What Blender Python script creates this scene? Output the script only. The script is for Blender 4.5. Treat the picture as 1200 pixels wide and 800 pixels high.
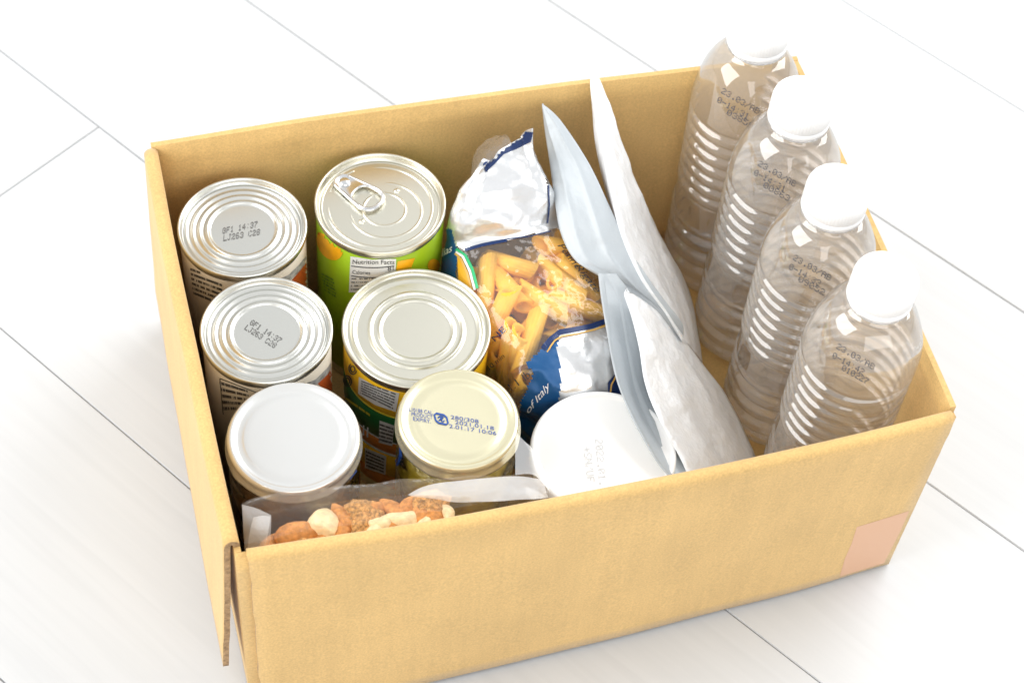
import bpy, bmesh, math, random
from mathutils import Vector, Matrix, noise
from mathutils.bvhtree import BVHTree
from mathutils.geometry import intersect_point_line

scn = bpy.context.scene
for o in list(bpy.data.objects):
    bpy.data.objects.remove(o)

# ------------------------------------------------------------------ camera, world, lamps, exposure
F_PX = 2233.0                                     # focal length in pixels of the 1200 px wide photograph
CAM = Vector((-0.03914, -0.44386, 0.92303))
ROT = Matrix(((0.9655907, 0.1650448, -0.2009844),
              (-0.2512266, 0.7917384, -0.5568083),
              (0.0672288, 0.5881416, 0.8059589)))
cam = bpy.data.cameras.new('camera')
cam_o = bpy.data.objects.new('camera', cam)
scn.collection.objects.link(cam_o)
cam.sensor_width = 36.0
cam.lens = F_PX / 1200 * 36.0
cam.clip_start = 0.02
cam.clip_end = 60
cam_o.matrix_world = Matrix.Translation(CAM) @ ROT.to_4x4()
cam.dof.use_dof = True
cam.dof.focus_distance = 0.97
cam.dof.aperture_fstop = 13
scn.camera = cam_o

world = bpy.data.worlds.new('World')
scn.world = world
world.use_nodes = True
bg = world.node_tree.nodes['Background']
bg.inputs[0].default_value = (0.97, 0.985, 1.0, 1)
bg.inputs[1].default_value = 0.90


def area(name, loc, target, size, power, col=(1, 1, 1)):
    l = bpy.data.lights.new(name, 'AREA')
    l.shape = 'RECTANGLE'
    l.size, l.size_y = size
    l.energy = power
    l.color = col
    o = bpy.data.objects.new(name, l)
    scn.collection.objects.link(o)
    o.location = loc
    o.rotation_euler = (Vector(target) - Vector(loc)).to_track_quat('-Z', 'Y').to_euler()
    return o


area('window_light', (-1.6, 0.25, 1.25), (0.18, 0.12, 0.08), (1.9, 1.5), 46, (1.0, 0.99, 0.975))
area('front_light', (0.25, -1.9, 1.15), (0.18, 0.12, 0.08), (2.2, 1.4), 20, (1.0, 0.99, 0.975))  # added fill lamp, lifts the front panel and inner back wall
area('back_light', (1.55, 0.75, 1.25), (0.28, 0.12, 0.08), (1.7, 1.4), 33, (1.0, 0.995, 0.985))

scn.view_settings.view_transform = 'Standard'
scn.view_settings.look = 'None'
scn.view_settings.exposure = 0.0
scn.view_settings.gamma = 1.0
scn.view_settings.use_curve_mapping = False
scn.render.engine = 'CYCLES'
scn.cycles.use_denoising = True
scn.cycles.max_bounces = 20
scn.cycles.transmission_bounces = 16
scn.cycles.glossy_bounces = 8
scn.cycles.diffuse_bounces = 6
scn.cycles.transparent_max_bounces = 24
scn.cycles.sample_clamp_indirect = 20.0
scn.cycles.blur_glossy = 0.4

rng = random.Random(7)


# ------------------------------------------------------------------ pixel -> point
def ray(u, v):
    d = Vector(((u - 600) / F_PX, -(v - 400) / F_PX, -1.0))
    return (ROT @ d).normalized()


def px(u, v, z):
    d = ray(u, v)
    return CAM + d * ((z - CAM.z) / d.z)


def to_px(P):
    q = ROT.transposed() @ (Vector(P) - CAM)
    return 600 + F_PX * q.x / -q.z, 400 - F_PX * q.y / -q.z


# ------------------------------------------------------------------ materials
def newmat(name):
    m = bpy.data.materials.new(name)
    m.use_nodes = True
    nt = m.node_tree
    b = nt.nodes['Principled BSDF']
    return m, nt, b


def P(name, col, rough=0.5, metal=0.0, bump=None, var=None, spec=0.5, sheen=0, coat=0):
    """col linear; bump = (scale, strength, distance); var = (scale, amount) brightness mottling"""
    m, nt, b = newmat(name)
    b.inputs['Base Color'].default_value = (*col, 1)
    b.inputs['Roughness'].default_value = rough
    b.inputs['Metallic'].default_value = metal
    b.inputs['Specular IOR Level'].default_value = spec
    b.inputs['Coat Weight'].default_value = coat
    tc = nt.nodes.new('ShaderNodeTexCoord')
    if var:
        n = nt.nodes.new('ShaderNodeTexNoise')
        n.inputs['Scale'].default_value = var[0]
        n.inputs['Detail'].default_value = 6
        nt.links.new(tc.outputs['Object'], n.inputs['Vector'])
        mr = nt.nodes.new('ShaderNodeMapRange')
        mr.inputs['From Min'].default_value = 0.3
        mr.inputs['From Max'].default_value = 0.7
        mr.inputs['To Min'].default_value = 1 - var[1]
        mr.inputs['To Max'].default_value = 1 + var[1]
        nt.links.new(n.outputs['Fac'], mr.inputs['Value'])
        mx = nt.nodes.new('ShaderNodeVectorMath')
        mx.operation = 'SCALE'
        mx.inputs[0].default_value = col
        nt.links.new(mr.outputs[0], mx.inputs['Scale'])
        nt.links.new(mx.outputs[0], b.inputs['Base Color'])
    if bump:
        n = nt.nodes.new('ShaderNodeTexNoise')
        n.inputs['Scale'].default_value = bump[0]
        n.inputs['Detail'].default_value = 5
        nt.links.new(tc.outputs['Object'], n.inputs['Vector'])
        bp = nt.nodes.new('ShaderNodeBump')
        bp.inputs['Strength'].default_value = bump[1]
        bp.inputs['Distance'].default_value = bump[2]
        nt.links.new(n.outputs['Fac'], bp.inputs['Height'])
        nt.links.new(bp.outputs[0], b.inputs['Normal'])
    return m


def cardboard(name, base):
    m, nt, b = newmat(name)
    N, L = nt.nodes, nt.links
    tc = N.new('ShaderNodeTexCoord')
    n1 = N.new('ShaderNodeTexNoise'); n1.inputs['Scale'].default_value = 26; n1.inputs['Detail'].default_value = 4
    n2 = N.new('ShaderNodeTexNoise'); n2.inputs['Scale'].default_value = 900; n2.inputs['Detail'].default_value = 3
    mp = N.new('ShaderNodeMapping'); mp.inputs['Scale'].default_value = (1, 1, 0.06)
    n3 = N.new('ShaderNodeTexNoise'); n3.inputs['Scale'].default_value = 210; n3.inputs['Detail'].default_value = 2
    L.new(tc.outputs['Object'], n1.inputs['Vector']); L.new(tc.outputs['Object'], n2.inputs['Vector'])
    L.new(tc.outputs['Object'], mp.inputs['Vector']); L.new(mp.outputs[0], n3.inputs['Vector'])
    def rng_(src, lo, hi):
        r = N.new('ShaderNodeMapRange')
        r.inputs['From Min'].default_value = 0.3; r.inputs['From Max'].default_value = 0.7
        r.inputs['To Min'].default_value = lo; r.inputs['To Max'].default_value = hi
        L.new(src, r.inputs['Value']); return r.outputs[0]
    a = rng_(n1.outputs['Fac'], 0.94, 1.05); c = rng_(n2.outputs['Fac'], 0.88, 1.11); d = rng_(n3.outputs['Fac'], 0.97, 1.03)
    m1 = N.new('ShaderNodeMath'); m1.operation = 'MULTIPLY'; L.new(a, m1.inputs[0]); L.new(c, m1.inputs[1])
    m2 = N.new('ShaderNodeMath'); m2.operation = 'MULTIPLY'; L.new(m1.outputs[0], m2.inputs[0]); L.new(d, m2.inputs[1])
    s = N.new('ShaderNodeVectorMath'); s.operation = 'SCALE'; s.inputs[0].default_value = base
    L.new(m2.outputs[0], s.inputs['Scale']); L.new(s.outputs[0], b.inputs['Base Color'])
    b.inputs['Roughness'].default_value = 0.72
    b.inputs['Specular IOR Level'].default_value = 0.25
    b.inputs['Sheen Weight'].default_value = 0.2
    b.inputs['Sheen Roughness'].default_value = 0.5
    ad = N.new('ShaderNodeMath'); ad.operation = 'ADD'; L.new(n2.outputs['Fac'], ad.inputs[0]); L.new(n3.outputs['Fac'], ad.inputs[1])
    bp = N.new('ShaderNodeBump'); bp.inputs['Strength'].default_value = 0.18; bp.inputs['Distance'].default_value = 0.0006
    L.new(ad.outputs[0], bp.inputs['Height']); L.new(bp.outputs[0], b.inputs['Normal'])
    return m


def glass(name, ior, col=(1, 1, 1), rough=0.0, bump=None):
    m, nt, b = newmat(name)
    b.inputs['Base Color'].default_value = (*col, 1)
    b.inputs['Transmission Weight'].default_value = 1.0
    b.inputs['IOR'].default_value = ior
    b.inputs['Roughness'].default_value = rough
    if bump:
        tc = nt.nodes.new('ShaderNodeTexCoord')
        n = nt.nodes.new('ShaderNodeTexNoise'); n.inputs['Scale'].default_value = bump[0]
        nt.links.new(tc.outputs['Object'], n.inputs['Vector'])
        bp = nt.nodes.new('ShaderNodeBump'); bp.inputs['Strength'].default_value = bump[1]; bp.inputs['Distance'].default_value = bump[2]
        nt.links.new(n.outputs['Fac'], bp.inputs['Height']); nt.links.new(bp.outputs[0], b.inputs['Normal'])
    return m


def rim_gloss(nt, base, top, power):
    """share of mirror reflection of a thin sheet, the same from either side"""
    lw = nt.nodes.new('ShaderNodeLayerWeight'); lw.inputs['Blend'].default_value = 0.5
    pw = nt.nodes.new('ShaderNodeMath'); pw.operation = 'POWER'; pw.inputs[1].default_value = power
    ma = nt.nodes.new('ShaderNodeMath'); ma.operation = 'MULTIPLY_ADD'; ma.inputs[1].default_value = top; ma.inputs[2].default_value = base
    nt.links.new(lw.outputs['Facing'], pw.inputs[0]); nt.links.new(pw.outputs[0], ma.inputs[0])
    return lw, ma


def film(name, clear, col=(0.95, 0.95, 0.95), rough=0.08, milky=0.1, bump=(60, 0.3, 0.002), gloss=0.06):
    """thin plastic film: mostly see-through, with a gloss and a little white scatter"""
    m = bpy.data.materials.new(name); m.use_nodes = True
    nt = m.node_tree; N, L = nt.nodes, nt.links
    N.clear()
    out = N.new('ShaderNodeOutputMaterial')
    tr = N.new('ShaderNodeBsdfTransparent')
    gl = N.new('ShaderNodeBsdfGlossy'); gl.inputs['Roughness'].default_value = rough
    df = N.new('ShaderNodeBsdfDiffuse'); df.inputs['Color'].default_value = (*col, 1)
    lw, fr = rim_gloss(nt, gloss, 0.6, 4.0)
    tc = N.new('ShaderNodeTexCoord'); n = N.new('ShaderNodeTexNoise'); n.inputs['Scale'].default_value = bump[0]; n.inputs['Detail'].default_value = 3
    L.new(tc.outputs['Object'], n.inputs['Vector'])
    bp = N.new('ShaderNodeBump'); bp.inputs['Strength'].default_value = bump[1]; bp.inputs['Distance'].default_value = bump[2]
    L.new(n.outputs['Fac'], bp.inputs['Height'])
    for k in (gl, df, lw):
        L.new(bp.outputs[0], k.inputs['Normal'])
    m1 = N.new('ShaderNodeMixShader'); m1.inputs[0].default_value = milky
    L.new(tr.outputs[0], m1.inputs[1]); L.new(df.outputs[0], m1.inputs[2])
    m2 = N.new('ShaderNodeMixShader')
    L.new(fr.outputs[0], m2.inputs[0]); L.new(m1.outputs[0], m2.inputs[1]); L.new(gl.outputs[0], m2.inputs[2])
    L.new(m2.outputs[0], out.inputs['Surface'])
    return m


M = {}
M['card'] = cardboard('cardboard', (0.62, 0.405, 0.155))
M['card_edge'] = P('cardboard_cut_edge', (0.36, 0.235, 0.125), 0.9, bump=(500, 0.8, 0.002), var=(420, 0.35))
M['seam_dark'] = P('floor_gap', (0.46, 0.46, 0.445), 0.8)
M['tape'] = P('packing_tape', (0.66, 0.39, 0.24), 0.4, bump=(120, 0.15, 0.001))
M['steel'] = P('tinplate', (0.68, 0.68, 0.64), 0.32, 1.0, bump=(70, 0.04, 0.001))
M['steel_warm'] = P('tinplate_warm', (0.70, 0.68, 0.585), 0.32, 1.0, bump=(70, 0.04, 0.001))
M['steel_tab'] = P('tab_metal', (0.74, 0.75, 0.76), 0.22, 1.0)
M['lid_white'] = P('silver_white_lid', (0.78, 0.78, 0.765), 0.27, 0.75)
M['lid_gold'] = P('pale_gold_lid', (0.76, 0.715, 0.51), 0.27, 0.75)
M['ink'] = P('grey_ink', (0.10, 0.10, 0.11), 0.6)
M['ink_soft'] = P('soft_grey_ink', (0.15, 0.15, 0.15), 0.6)
M['ink_blue'] = P('blue_ink', (0.06, 0.10, 0.30), 0.6)
M['emblem_blue'] = P('emblem_blue', (0.01, 0.06, 0.27), 0.5)
M['emboss_shade'] = P('emboss_shade_grey', (0.60, 0.60, 0.60), 0.5)  # flat grey painted as the shade of raised lettering
M['label_cream'] = P('cream_label', (0.66, 0.60, 0.50), 0.4, var=(60, 0.05))
M['label_red'] = P('orange_red_print', (0.55, 0.10, 0.02), 0.35)
M['label_grey'] = P('grey_print', (0.38, 0.38, 0.37), 0.4, var=(300, 0.4))
M['label_green'] = P('lime_green_label', (0.30, 0.47, 0.01), 0.3)
M['label_dkgreen'] = P('dark_green_label', (0.015, 0.12, 0.03), 0.35)
M['label_yellow'] = P('yellow_label', (0.85, 0.50, 0.015), 0.35)
M['label_orange'] = P('orange_label', (0.62, 0.20, 0.03), 0.4)
M['mango'] = P('mango_print', (0.85, 0.40, 0.01), 0.35, var=(90, 0.2))
M['paper_white'] = P('white_print', (0.72, 0.72, 0.70), 0.4)
M['print_dark'] = P('dark_print', (0.05, 0.05, 0.05), 0.5)
M['print_white'] = P('white_ink', (0.85, 0.85, 0.85), 0.4)
M['print_yellow'] = P('yellow_ink', (0.75, 0.62, 0.05), 0.4)
M['pet'] = glass('water_filled_plastic', 1.333, (1.0, 1.0, 1.0))
_nt = M['pet'].node_tree
_pb = _nt.nodes['Principled BSDF']
_n = _nt.nodes.new
_tr, _tl, _gl = _n('ShaderNodeBsdfTransparent'), _n('ShaderNodeBsdfDiffuse'), _n('ShaderNodeBsdfGlossy')
_gl.inputs['Roughness'].default_value = 0.03
_lw, _fr = rim_gloss(_nt, 0.12, 0.7, 2.6)
_tl.inputs['Color'].default_value = (0.97, 0.94, 0.89, 1)  # warm tint carries the light bounced off the cardboard
_m1, _m2, _m3 = _n('ShaderNodeMixShader'), _n('ShaderNodeMixShader'), _n('ShaderNodeMixShader')
_m1.inputs[0].default_value = 0.42          # share of light bent by the water
_m2.inputs[0].default_value = 0.12          # white scatter put in for the bright veil of reflections in the bottles
_L = _nt.links.new
_L(_tr.outputs[0], _m1.inputs[1]); _L(_pb.outputs[0], _m1.inputs[2])
_L(_m1.outputs[0], _m2.inputs[1]); _L(_tl.outputs[0], _m2.inputs[2])
_L(_fr.outputs[0], _m3.inputs[0]); _L(_m2.outputs[0], _m3.inputs[1]); _L(_gl.outputs[0], _m3.inputs[2])
_L(_m3.outputs[0], _nt.nodes['Material Output'].inputs['Surface'])
M['cap'] = P('white_cap', (0.86, 0.86, 0.86), 0.38, spec=0.4)
M['tub'] = P('white_tub', (0.87, 0.87, 0.86), 0.42)
M['jar_glass'] = glass('jar_glass', 1.45, (0.97, 0.98, 0.97))
M['jar_food'] = P('yellow_green_preserve', (0.45, 0.33, 0.03), 0.3, bump=(120, 0.6, 0.003), var=(80, 0.5))
M['jar_dark'] = P('brown_preserve', (0.20, 0.11, 0.05), 0.3, bump=(120, 0.6, 0.003), var=(80, 0.4))
M['foil'] = P('silver_white_foil', (0.74, 0.75, 0.76), 0.26, 0.7, bump=(60, 0.25, 0.003))
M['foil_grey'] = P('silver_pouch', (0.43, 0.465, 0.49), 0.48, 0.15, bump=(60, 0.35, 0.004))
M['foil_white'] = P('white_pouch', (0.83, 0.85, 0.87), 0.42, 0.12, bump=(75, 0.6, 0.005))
M['bag_blue'] = P('blue_foil', (0.006, 0.085, 0.25), 0.3, 0.2, bump=(45, 0.3, 0.003))
M['bag_navy'] = P('navy_print', (0.008, 0.028, 0.11), 0.3, 0.1)
M['bag_gold'] = P('gold_print', (0.62, 0.36, 0.08), 0.35)
M['bag_yellow'] = P('yellow_foil', (0.75, 0.38, 0.02), 0.35)
M['flag_green'] = P('green_print', (0.01, 0.42, 0.15), 0.4)
M['flag_white'] = P('white_stripe', (0.82, 0.82, 0.82), 0.4)
M['window'] = film('clear_window_film', 0.8, milky=0.05, rough=0.07, bump=(38, 1.0, 0.008))
M['nutfilm'] = film('clear_bag_film', 0.8, milky=0.015, rough=0.10, bump=(45, 0.5, 0.003), gloss=0.03)
M['backfilm'] = film('creased_bag_film', 0.8, milky=0.09, rough=0.15, bump=(55, 0.9, 0.006), gloss=0.07)
M['nutseal'] = film('frosted_seal_film', 0.5, milky=0.26, rough=0.3, bump=(500, 0.3, 0.001))
M['nutfold'] = film('white_fold_film', 0.3, milky=0.42, rough=0.25, bump=(50, 0.8, 0.005))
M['penne'] = P('durum_pasta', (0.90, 0.49, 0.05), 0.5, var=(160, 0.10), bump=(300, 0.2, 0.001))
M['almond'] = P('almond_skin', (0.58, 0.235, 0.055), 0.62, var=(4, 0.3), bump=(8, 0.4, 0.001))
M['nut_pale'] = P('pale_nut', (0.86, 0.66, 0.38), 0.55, var=(2.5, 0.2), bump=(5, 0.5, 0.0012))
M['walnut'] = P('walnut_flesh', (0.66, 0.33, 0.10), 0.6, var=(4, 0.6), bump=(7, 1.0, 0.0025))


# ------------------------------------------------------------------ mesh helpers
def link(o):
    scn.collection.objects.link(o)
    return o


def mesh(name, vs, fs, mat, parent=None, smooth=True, mats=None, fmat=None, uvs=None):
    me = bpy.data.meshes.new(name)
    off = parent_loc(parent)
    me.from_pydata([Vector(v) - off for v in vs], [], fs)
    for mm in (mats or [mat]):
        me.materials.append(M[mm])
    if fmat:
        me.polygons.foreach_set('material_index', fmat)
    if smooth:
        me.polygons.foreach_set('use_smooth', [True] * len(me.polygons))
    me.update()
    o = link(bpy.data.objects.new(name, me))
    if parent is not None:
        o.parent = parent
    else:
        o.location = (0, 0, 0)
    return o


def parent_loc(p):
    v = Vector((0, 0, 0))
    while p is not None:
        v += p.location
        p = p.parent
    return v


def thing(name, label, cat, loc, group=None):
    o = link(bpy.data.objects.new(name, None))
    o.empty_display_size = 0.02
    o.location = loc
    o['label'] = label
    o['category'] = cat
    if group:
        o['group'] = group
    return o


def tag(o, label, cat, group=None):
    o['label'] = label; o['category'] = cat
    if group:
        o['group'] = group
    return o


def lathe(profile, c, n=72, mod=None):
    """profile [(r, z)], centre c (x, y, z0); r = 0 collapses to a point"""
    vs, fs, rings = [], [], []
    for r, z in profile:
        if r < 1e-7:
            rings.append([len(vs)]); vs.append((c[0], c[1], c[2] + z))
        else:
            ids = []
            for k in range(n):
                a = 2 * math.pi * k / n
                rr = r * (mod(a, z) if mod else 1)
                ids.append(len(vs)); vs.append((c[0] + rr * math.cos(a), c[1] + rr * math.sin(a), c[2] + z))
            rings.append(ids)
    for a, b in zip(rings, rings[1:]):
        if len(a) == 1 and len(b) == 1:
            continue
        for k in range(n):
            k2 = (k + 1) % n
            if len(a) == 1:
                fs.append((a[0], b[k2], b[k]))
            elif len(b) == 1:
                fs.append((a[k], a[k2], b[0]))
            else:
                fs.append((a[k], a[k2], b[k2], b[k]))
    return vs, fs


def tilt_fn(base, tx, ty):
    """lean about a base point by tx (towards +x) and ty (towards +y), in radians"""
    R = Matrix.Rotation(tx, 3, 'Y') @ Matrix.Rotation(-ty, 3, 'X')
    b = Vector(base)
    return lambda v: b + R @ (Vector(v) - b)


def grid_normals(G):
    nu, nv = len(G), len(G[0])
    N = [[None] * nv for _ in range(nu)]
    for i in range(nu):
        for j in range(nv):
            a = G[min(i + 1, nu - 1)][j] - G[max(i - 1, 0)][j]
            b = G[i][min(j + 1, nv - 1)] - G[i][max(j - 1, 0)]
            n = a.cross(b)
            N[i][j] = n.normalized() if n.length > 1e-12 else Vector((0, 0, 1))
    return N


def slab(name, G, t, mats, parent, smooth=False):
    """thick sheet: outer face = grid G, inner face = G - normal * t; mats[0] faces, mats[1] cut edges"""
    nu, nv = len(G), len(G[0])
    N = grid_normals(G)
    vs = [G[i][j] for i in range(nu) for j in range(nv)] + [G[i][j] - N[i][j] * t for i in range(nu) for j in range(nv)]
    I = lambda i, j: i * nv + j
    K = nu * nv
    fs, fm = [], []
    for i in range(nu - 1):
        for j in range(nv - 1):
            fs.append((I(i, j), I(i + 1, j), I(i + 1, j + 1), I(i, j + 1))); fm.append(0)
            fs.append((K + I(i, j + 1), K + I(i + 1, j + 1), K + I(i + 1, j), K + I(i, j))); fm.append(0)
    for i in range(nu - 1):
        fs.append((I(i + 1, 0), I(i, 0), K + I(i, 0), K + I(i + 1, 0))); fm.append(1)
        fs.append((I(i, nv - 1), I(i + 1, nv - 1), K + I(i + 1, nv - 1), K + I(i, nv - 1))); fm.append(1)
    for j in range(nv - 1):
        fs.append((I(0, j), I(0, j + 1), K + I(0, j + 1), K + I(0, j))); fm.append(1)
        fs.append((I(nu - 1, j + 1), I(nu - 1, j), K + I(nu - 1, j), K + I(nu - 1, j + 1))); fm.append(1)
    o = mesh(name, vs, fs, None, parent, False, mats, fm)
    sm = [m_ == 0 for m_ in fm]
    o.data.polygons.foreach_set('use_smooth', sm)
    return o


def nz(p, s, seed=0.0):
    return noise.noise(Vector((p[0] * s + seed, p[1] * s - seed * 0.7, p[2] * s + seed * 1.3)))


# ------------------------------------------------------------------ floor: white planks
TH = -0.97102
D1 = Vector((math.cos(TH), math.sin(TH), 0))
N1 = Vector((-math.sin(TH), math.cos(TH), 0))
PW, S0 = 0.1470, 0.0644

m, nt, b = newmat('white_plank')
N_, L_ = nt.nodes, nt.links
tc = N_.new('ShaderNodeTexCoord')
mp = N_.new('ShaderNodeMapping'); mp.inputs['Scale'].default_value = (4, 90, 1)
n1 = N_.new('ShaderNodeTexNoise'); n1.inputs['Scale'].default_value = 1.6; n1.inputs['Detail'].default_value = 6; n1.inputs['Distortion'].default_value = 0.6
L_.new(tc.outputs['Object'], mp.inputs[0]); L_.new(mp.outputs[0], n1.inputs['Vector'])
cr = N_.new('ShaderNodeValToRGB')
cr.color_ramp.elements[0].position = 0.30; cr.color_ramp.elements[0].color = (0.552, 0.562, 0.570, 1)
cr.color_ramp.elements[1].position = 0.62; cr.color_ramp.elements[1].color = (0.578, 0.588, 0.596, 1)
L_.new(n1.outputs['Fac'], cr.inputs[0]); L_.new(cr.outputs[0], b.inputs['Base Color'])
b.inputs['Roughness'].default_value = 0.5
bp = N_.new('ShaderNodeBump'); bp.inputs['Strength'].default_value = 0.08; bp.inputs['Distance'].default_value = 0.001
L_.new(n1.outputs['Fac'], bp.inputs['Height']); L_.new(bp.outputs[0], b.inputs['Normal'])
M['plank'] = m

floor = mesh('floor', [(-3, -3, -0.012), (3.4, -3, -0.012), (3.4, 3.4, -0.012), (-3, 3.4, -0.012)], [(0, 1, 2, 3)], 'seam_dark', None, False)
floor['kind'] = 'structure'


def plank(k, a0, a1):
    """board between seams k and k+1, from a0 to a1 along its length"""
    w, l, g, bv, h = PW, a1 - a0, 0.0003, 0.0005, 0.012
    bm = bmesh.new()
    bmesh.ops.create_cube(bm, size=1)
    for v in bm.verts:
        v.co = Vector((v.co.x * (l - 2 * g), v.co.y * (w - 2 * g), v.co.z * h))
    top = [e for e in bm.edges if all(v.co.z > 0 for v in e.verts)]
    bmesh.ops.bevel(bm, geom=top, offset=bv, segments=2, affect='EDGES')
    me = bpy.data.meshes.new('plank'); bm.to_mesh(me); bm.free()
    me.materials.append(M['plank'])
    o = link(bpy.data.objects.new('plank', me))
    c = D1 * ((a0 + a1) / 2) + N1 * (S0 + (k + 0.5) * w)
    o.location = (c.x, c.y, -h / 2)
    o.rotation_euler = (0, 0, TH)
    o.parent = floor


jA = (px(114, 150, 0)).dot(D1)        # the end joint that shows beside the box
for k in range(-7, 11):
    e = jA if k == 0 else jA + [-0.22, -0.35, -0.30, -0.42, -0.27, -0.38, -0.25][(k * 3) % 7]
    for s in (-1, 0, 1):
        plank(k, e + s * 1.82, e + (s + 1) * 1.82)

# ------------------------------------------------------------------ cardboard box
H = 0.155
box = thing('cardboard_box', 'open brown cardboard box packed with food, two flaps folded down outside', 'box', (0.18, 0.125, 0))
T = 0.003
FLOOR_Z = 0.0065                        # inside floor of the box: two layers
inBL, inBR = Vector((-0.0005, 0.2495, 0)), Vector((0.3590, 0.2450, 0))
inFR, inFL = Vector((0.3565, 0.0030, 0)), Vector((0.0010, 0.0000, 0))


def wall_edge(A, B, bow, s, out):
    """inner face line of a wall at parameter s, bulging outward"""
    k = max(0.0, 1 - abs(2 * s - 1) ** 2.6)
    return A.lerp(B, s) + out * (bow * k)


def wall(name, A, B, out, bow, t_top=0.1497, flat=0.35, ext=0.0):
    G = []
    nu, nv = 30, 10
    for i in range(nu + 1):
        row = []
        for j in range(nv + 1):
            z = 0.001 + (t_top - 0.001) * j / nv
            w = flat + (1 - flat) * (j / nv)
            e_ = ext / (B - A).length
            p = wall_edge(A, B, bow * w, -e_ + (1 + 2 * e_) * i / nu, out)
            q = p + out * T
            q.z = z
            q += out * 0.0007 * nz((q.x, q.y, 0.07 + z * 0.5), 14, 3.0)
            row.append(q)
        G.append(row)
    # orient so that the grid normal points outward
    if grid_normals(G)[5][5].dot(out) < 0:
        G = G[::-1]
    return slab(name, G, T, ['card', 'card'], box)


def flap(name, A, B, out, bow, length, flare0, flare1, trim0=0.0, trim1=0.0, wob=0.0007, wave=None):
    """fold over the wall top and hang down outside; flare at the two ends of the fold"""
    R, G = 0.00375, []
    nu = 44
    prof = [(0.0, 0.14975)]
    for k in range(9):
        a = math.pi - math.pi * k / 8
        prof.append((R + R * math.cos(a), 0.1512 + R * math.sin(a)))
    nd = 16
    for i in range(nu + 1):
        s = trim0 + (1 - trim0 - trim1) * i / nu
        fl = flare0 + (flare1 - flare0) * s
        base = wall_edge(A, B, bow, s, out)
        row = []
        cols = list(prof) + [(2 * R + fl * (k / nd) ** 1.15, 0.1512 - length * k / nd) for k in range(1, nd + 1)]
        for j, (oo, z) in enumerate(cols):
            d = max(0, j - 9) / nd
            p = base + out * oo
            p.z = z
            # the lower part of the wall bulges less, so does the flap
            p -= out * (bow * (1 - abs(2 * s - 1) ** 2.6) * 0.35 * d)
            p += out * (0.0007 * (1 - d) * nz((base.x + out.x * T, base.y + out.y * T, 0.07 + 0.1497 * 0.5), 14, 3.0) + wob * 1.4 * d * nz(p, 16, 9.0))
            if wave and i in (0, nu):
                ax = (B - A).normalized()
                p += ax * wave * (nz(p, 90, 1.0) + 0.6 * nz(p, 230, 5.0)) * min(1, j / 6)
            row.append(p)
        G.append(row)
    if grid_normals(G)[5][20].dot(out) < 0:
        G = G[::-1]
    return slab(name, G, T, ['card', 'card_edge'], box)


Xp, Yp = Vector((1, 0, 0)), Vector((0, 1, 0))
wall('front_wall', inFL, inFR, -Yp, 0.0052, ext=T + 0.0002)
wall('back_wall', inBL, inBR, Yp, 0.0035, 0.1552, ext=T + 0.0002)
wall('left_wall', inFL, inBL, -Xp, 0.001)
wall('right_wall', inFR, inBR, Xp, 0.001, 0.1548)
front_flap = flap('front_flap', inFL, inFR, -Yp, 0.0052, 0.148, 0.0085, -0.0035, 0.006, 0.001, wave=0.0009)
left_flap = flap('left_flap', inFL, inBL, -Xp, 0.001, 0.118, 0.0065, 0.0040, 0.012, 0.004, wave=0.0012)
G = [[Vector((0.0005 + 0.3575 * i / 6, 0.001 + 0.2465 * j / 4, FLOOR_Z)) for j in range(5)] for i in range(7)]
slab('bottom_panel', G, 0.0045, ['card', 'card_edge'], box)


# ------------------------------------------------------------------ print: flat shapes laid on surfaces
def bvh_of(objs):
    vs, fs = [], []
    for o in objs:
        off = parent_loc(o)
        base = len(vs)
        vs += [v.co + off for v in o.data.vertices]
        fs += [[base + k for k in p.vertices] for p in o.data.polygons]
    return BVHTree.FromPolygons(vs, fs)


def largest_island(fs):
    """the faces of the biggest connected piece"""
    root = {}
    def find(a):
        while root.setdefault(a, a) != a:
            root[a] = root[root[a]]; a = root[a]
        return a
    for f in fs:
        for k in f[1:]:
            root[find(k)] = find(f[0])
    cnt = {}
    for f in fs:
        cnt.setdefault(find(f[0]), []).append(f)
    return max(cnt.values(), key=len) if cnt else []


def lay(name, tris_v, tris_f, tree, mat, parent, lift=0.0003, keep=False):
    """drop a flat shape whose vertices are photo pixels onto the surface that shows there"""
    out, ok = [], []
    for (u, v) in tris_v:
        d = ray(u, v)
        h, n, _, _ = tree.ray_cast(CAM, d)
        if h is None:
            out.append(None); continue
        if n.dot(d) > 0:
            n = -n
        out.append(h + n * lift)
    fs = [f for f in tris_f if all(out[k] is not None for k in f)]
    # drop faces that would bridge to a surface behind
    fs = [f for f in fs if max((out[a] - out[b_]).length for a in f for b_ in f) < 0.02]
    if keep:
        fs = largest_island(fs)
    used = sorted({k for f in fs for k in f})
    if not used:
        return None
    mp_ = {k: i for i, k in enumerate(used)}
    # faces towards the camera
    F2 = []
    for f in fs:
        f = [mp_[k] for k in f]
        F2.append(f)
    return mesh(name, [out[k] for k in used], F2, mat, parent, False)


def poly_px(pts, step=5.0):
    bm = bmesh.new()
    vs = [bm.verts.new((x, y, 0)) for x, y in pts]
    bm.faces.new(vs)
    bmesh.ops.triangulate(bm, faces=bm.faces[:])
    for _ in range(6):
        lng = [e for e in bm.edges if e.calc_length() > step]
        if not lng:
            break
        bmesh.ops.subdivide_edges(bm, edges=lng, cuts=1)
        bmesh.ops.triangulate(bm, faces=bm.faces[:])
    bm.verts.index_update()
    v = [(q.co.x, q.co.y) for q in bm.verts]
    f = [[q.index for q in g.verts] for g in bm.faces]
    bm.free()
    return v, f


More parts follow.
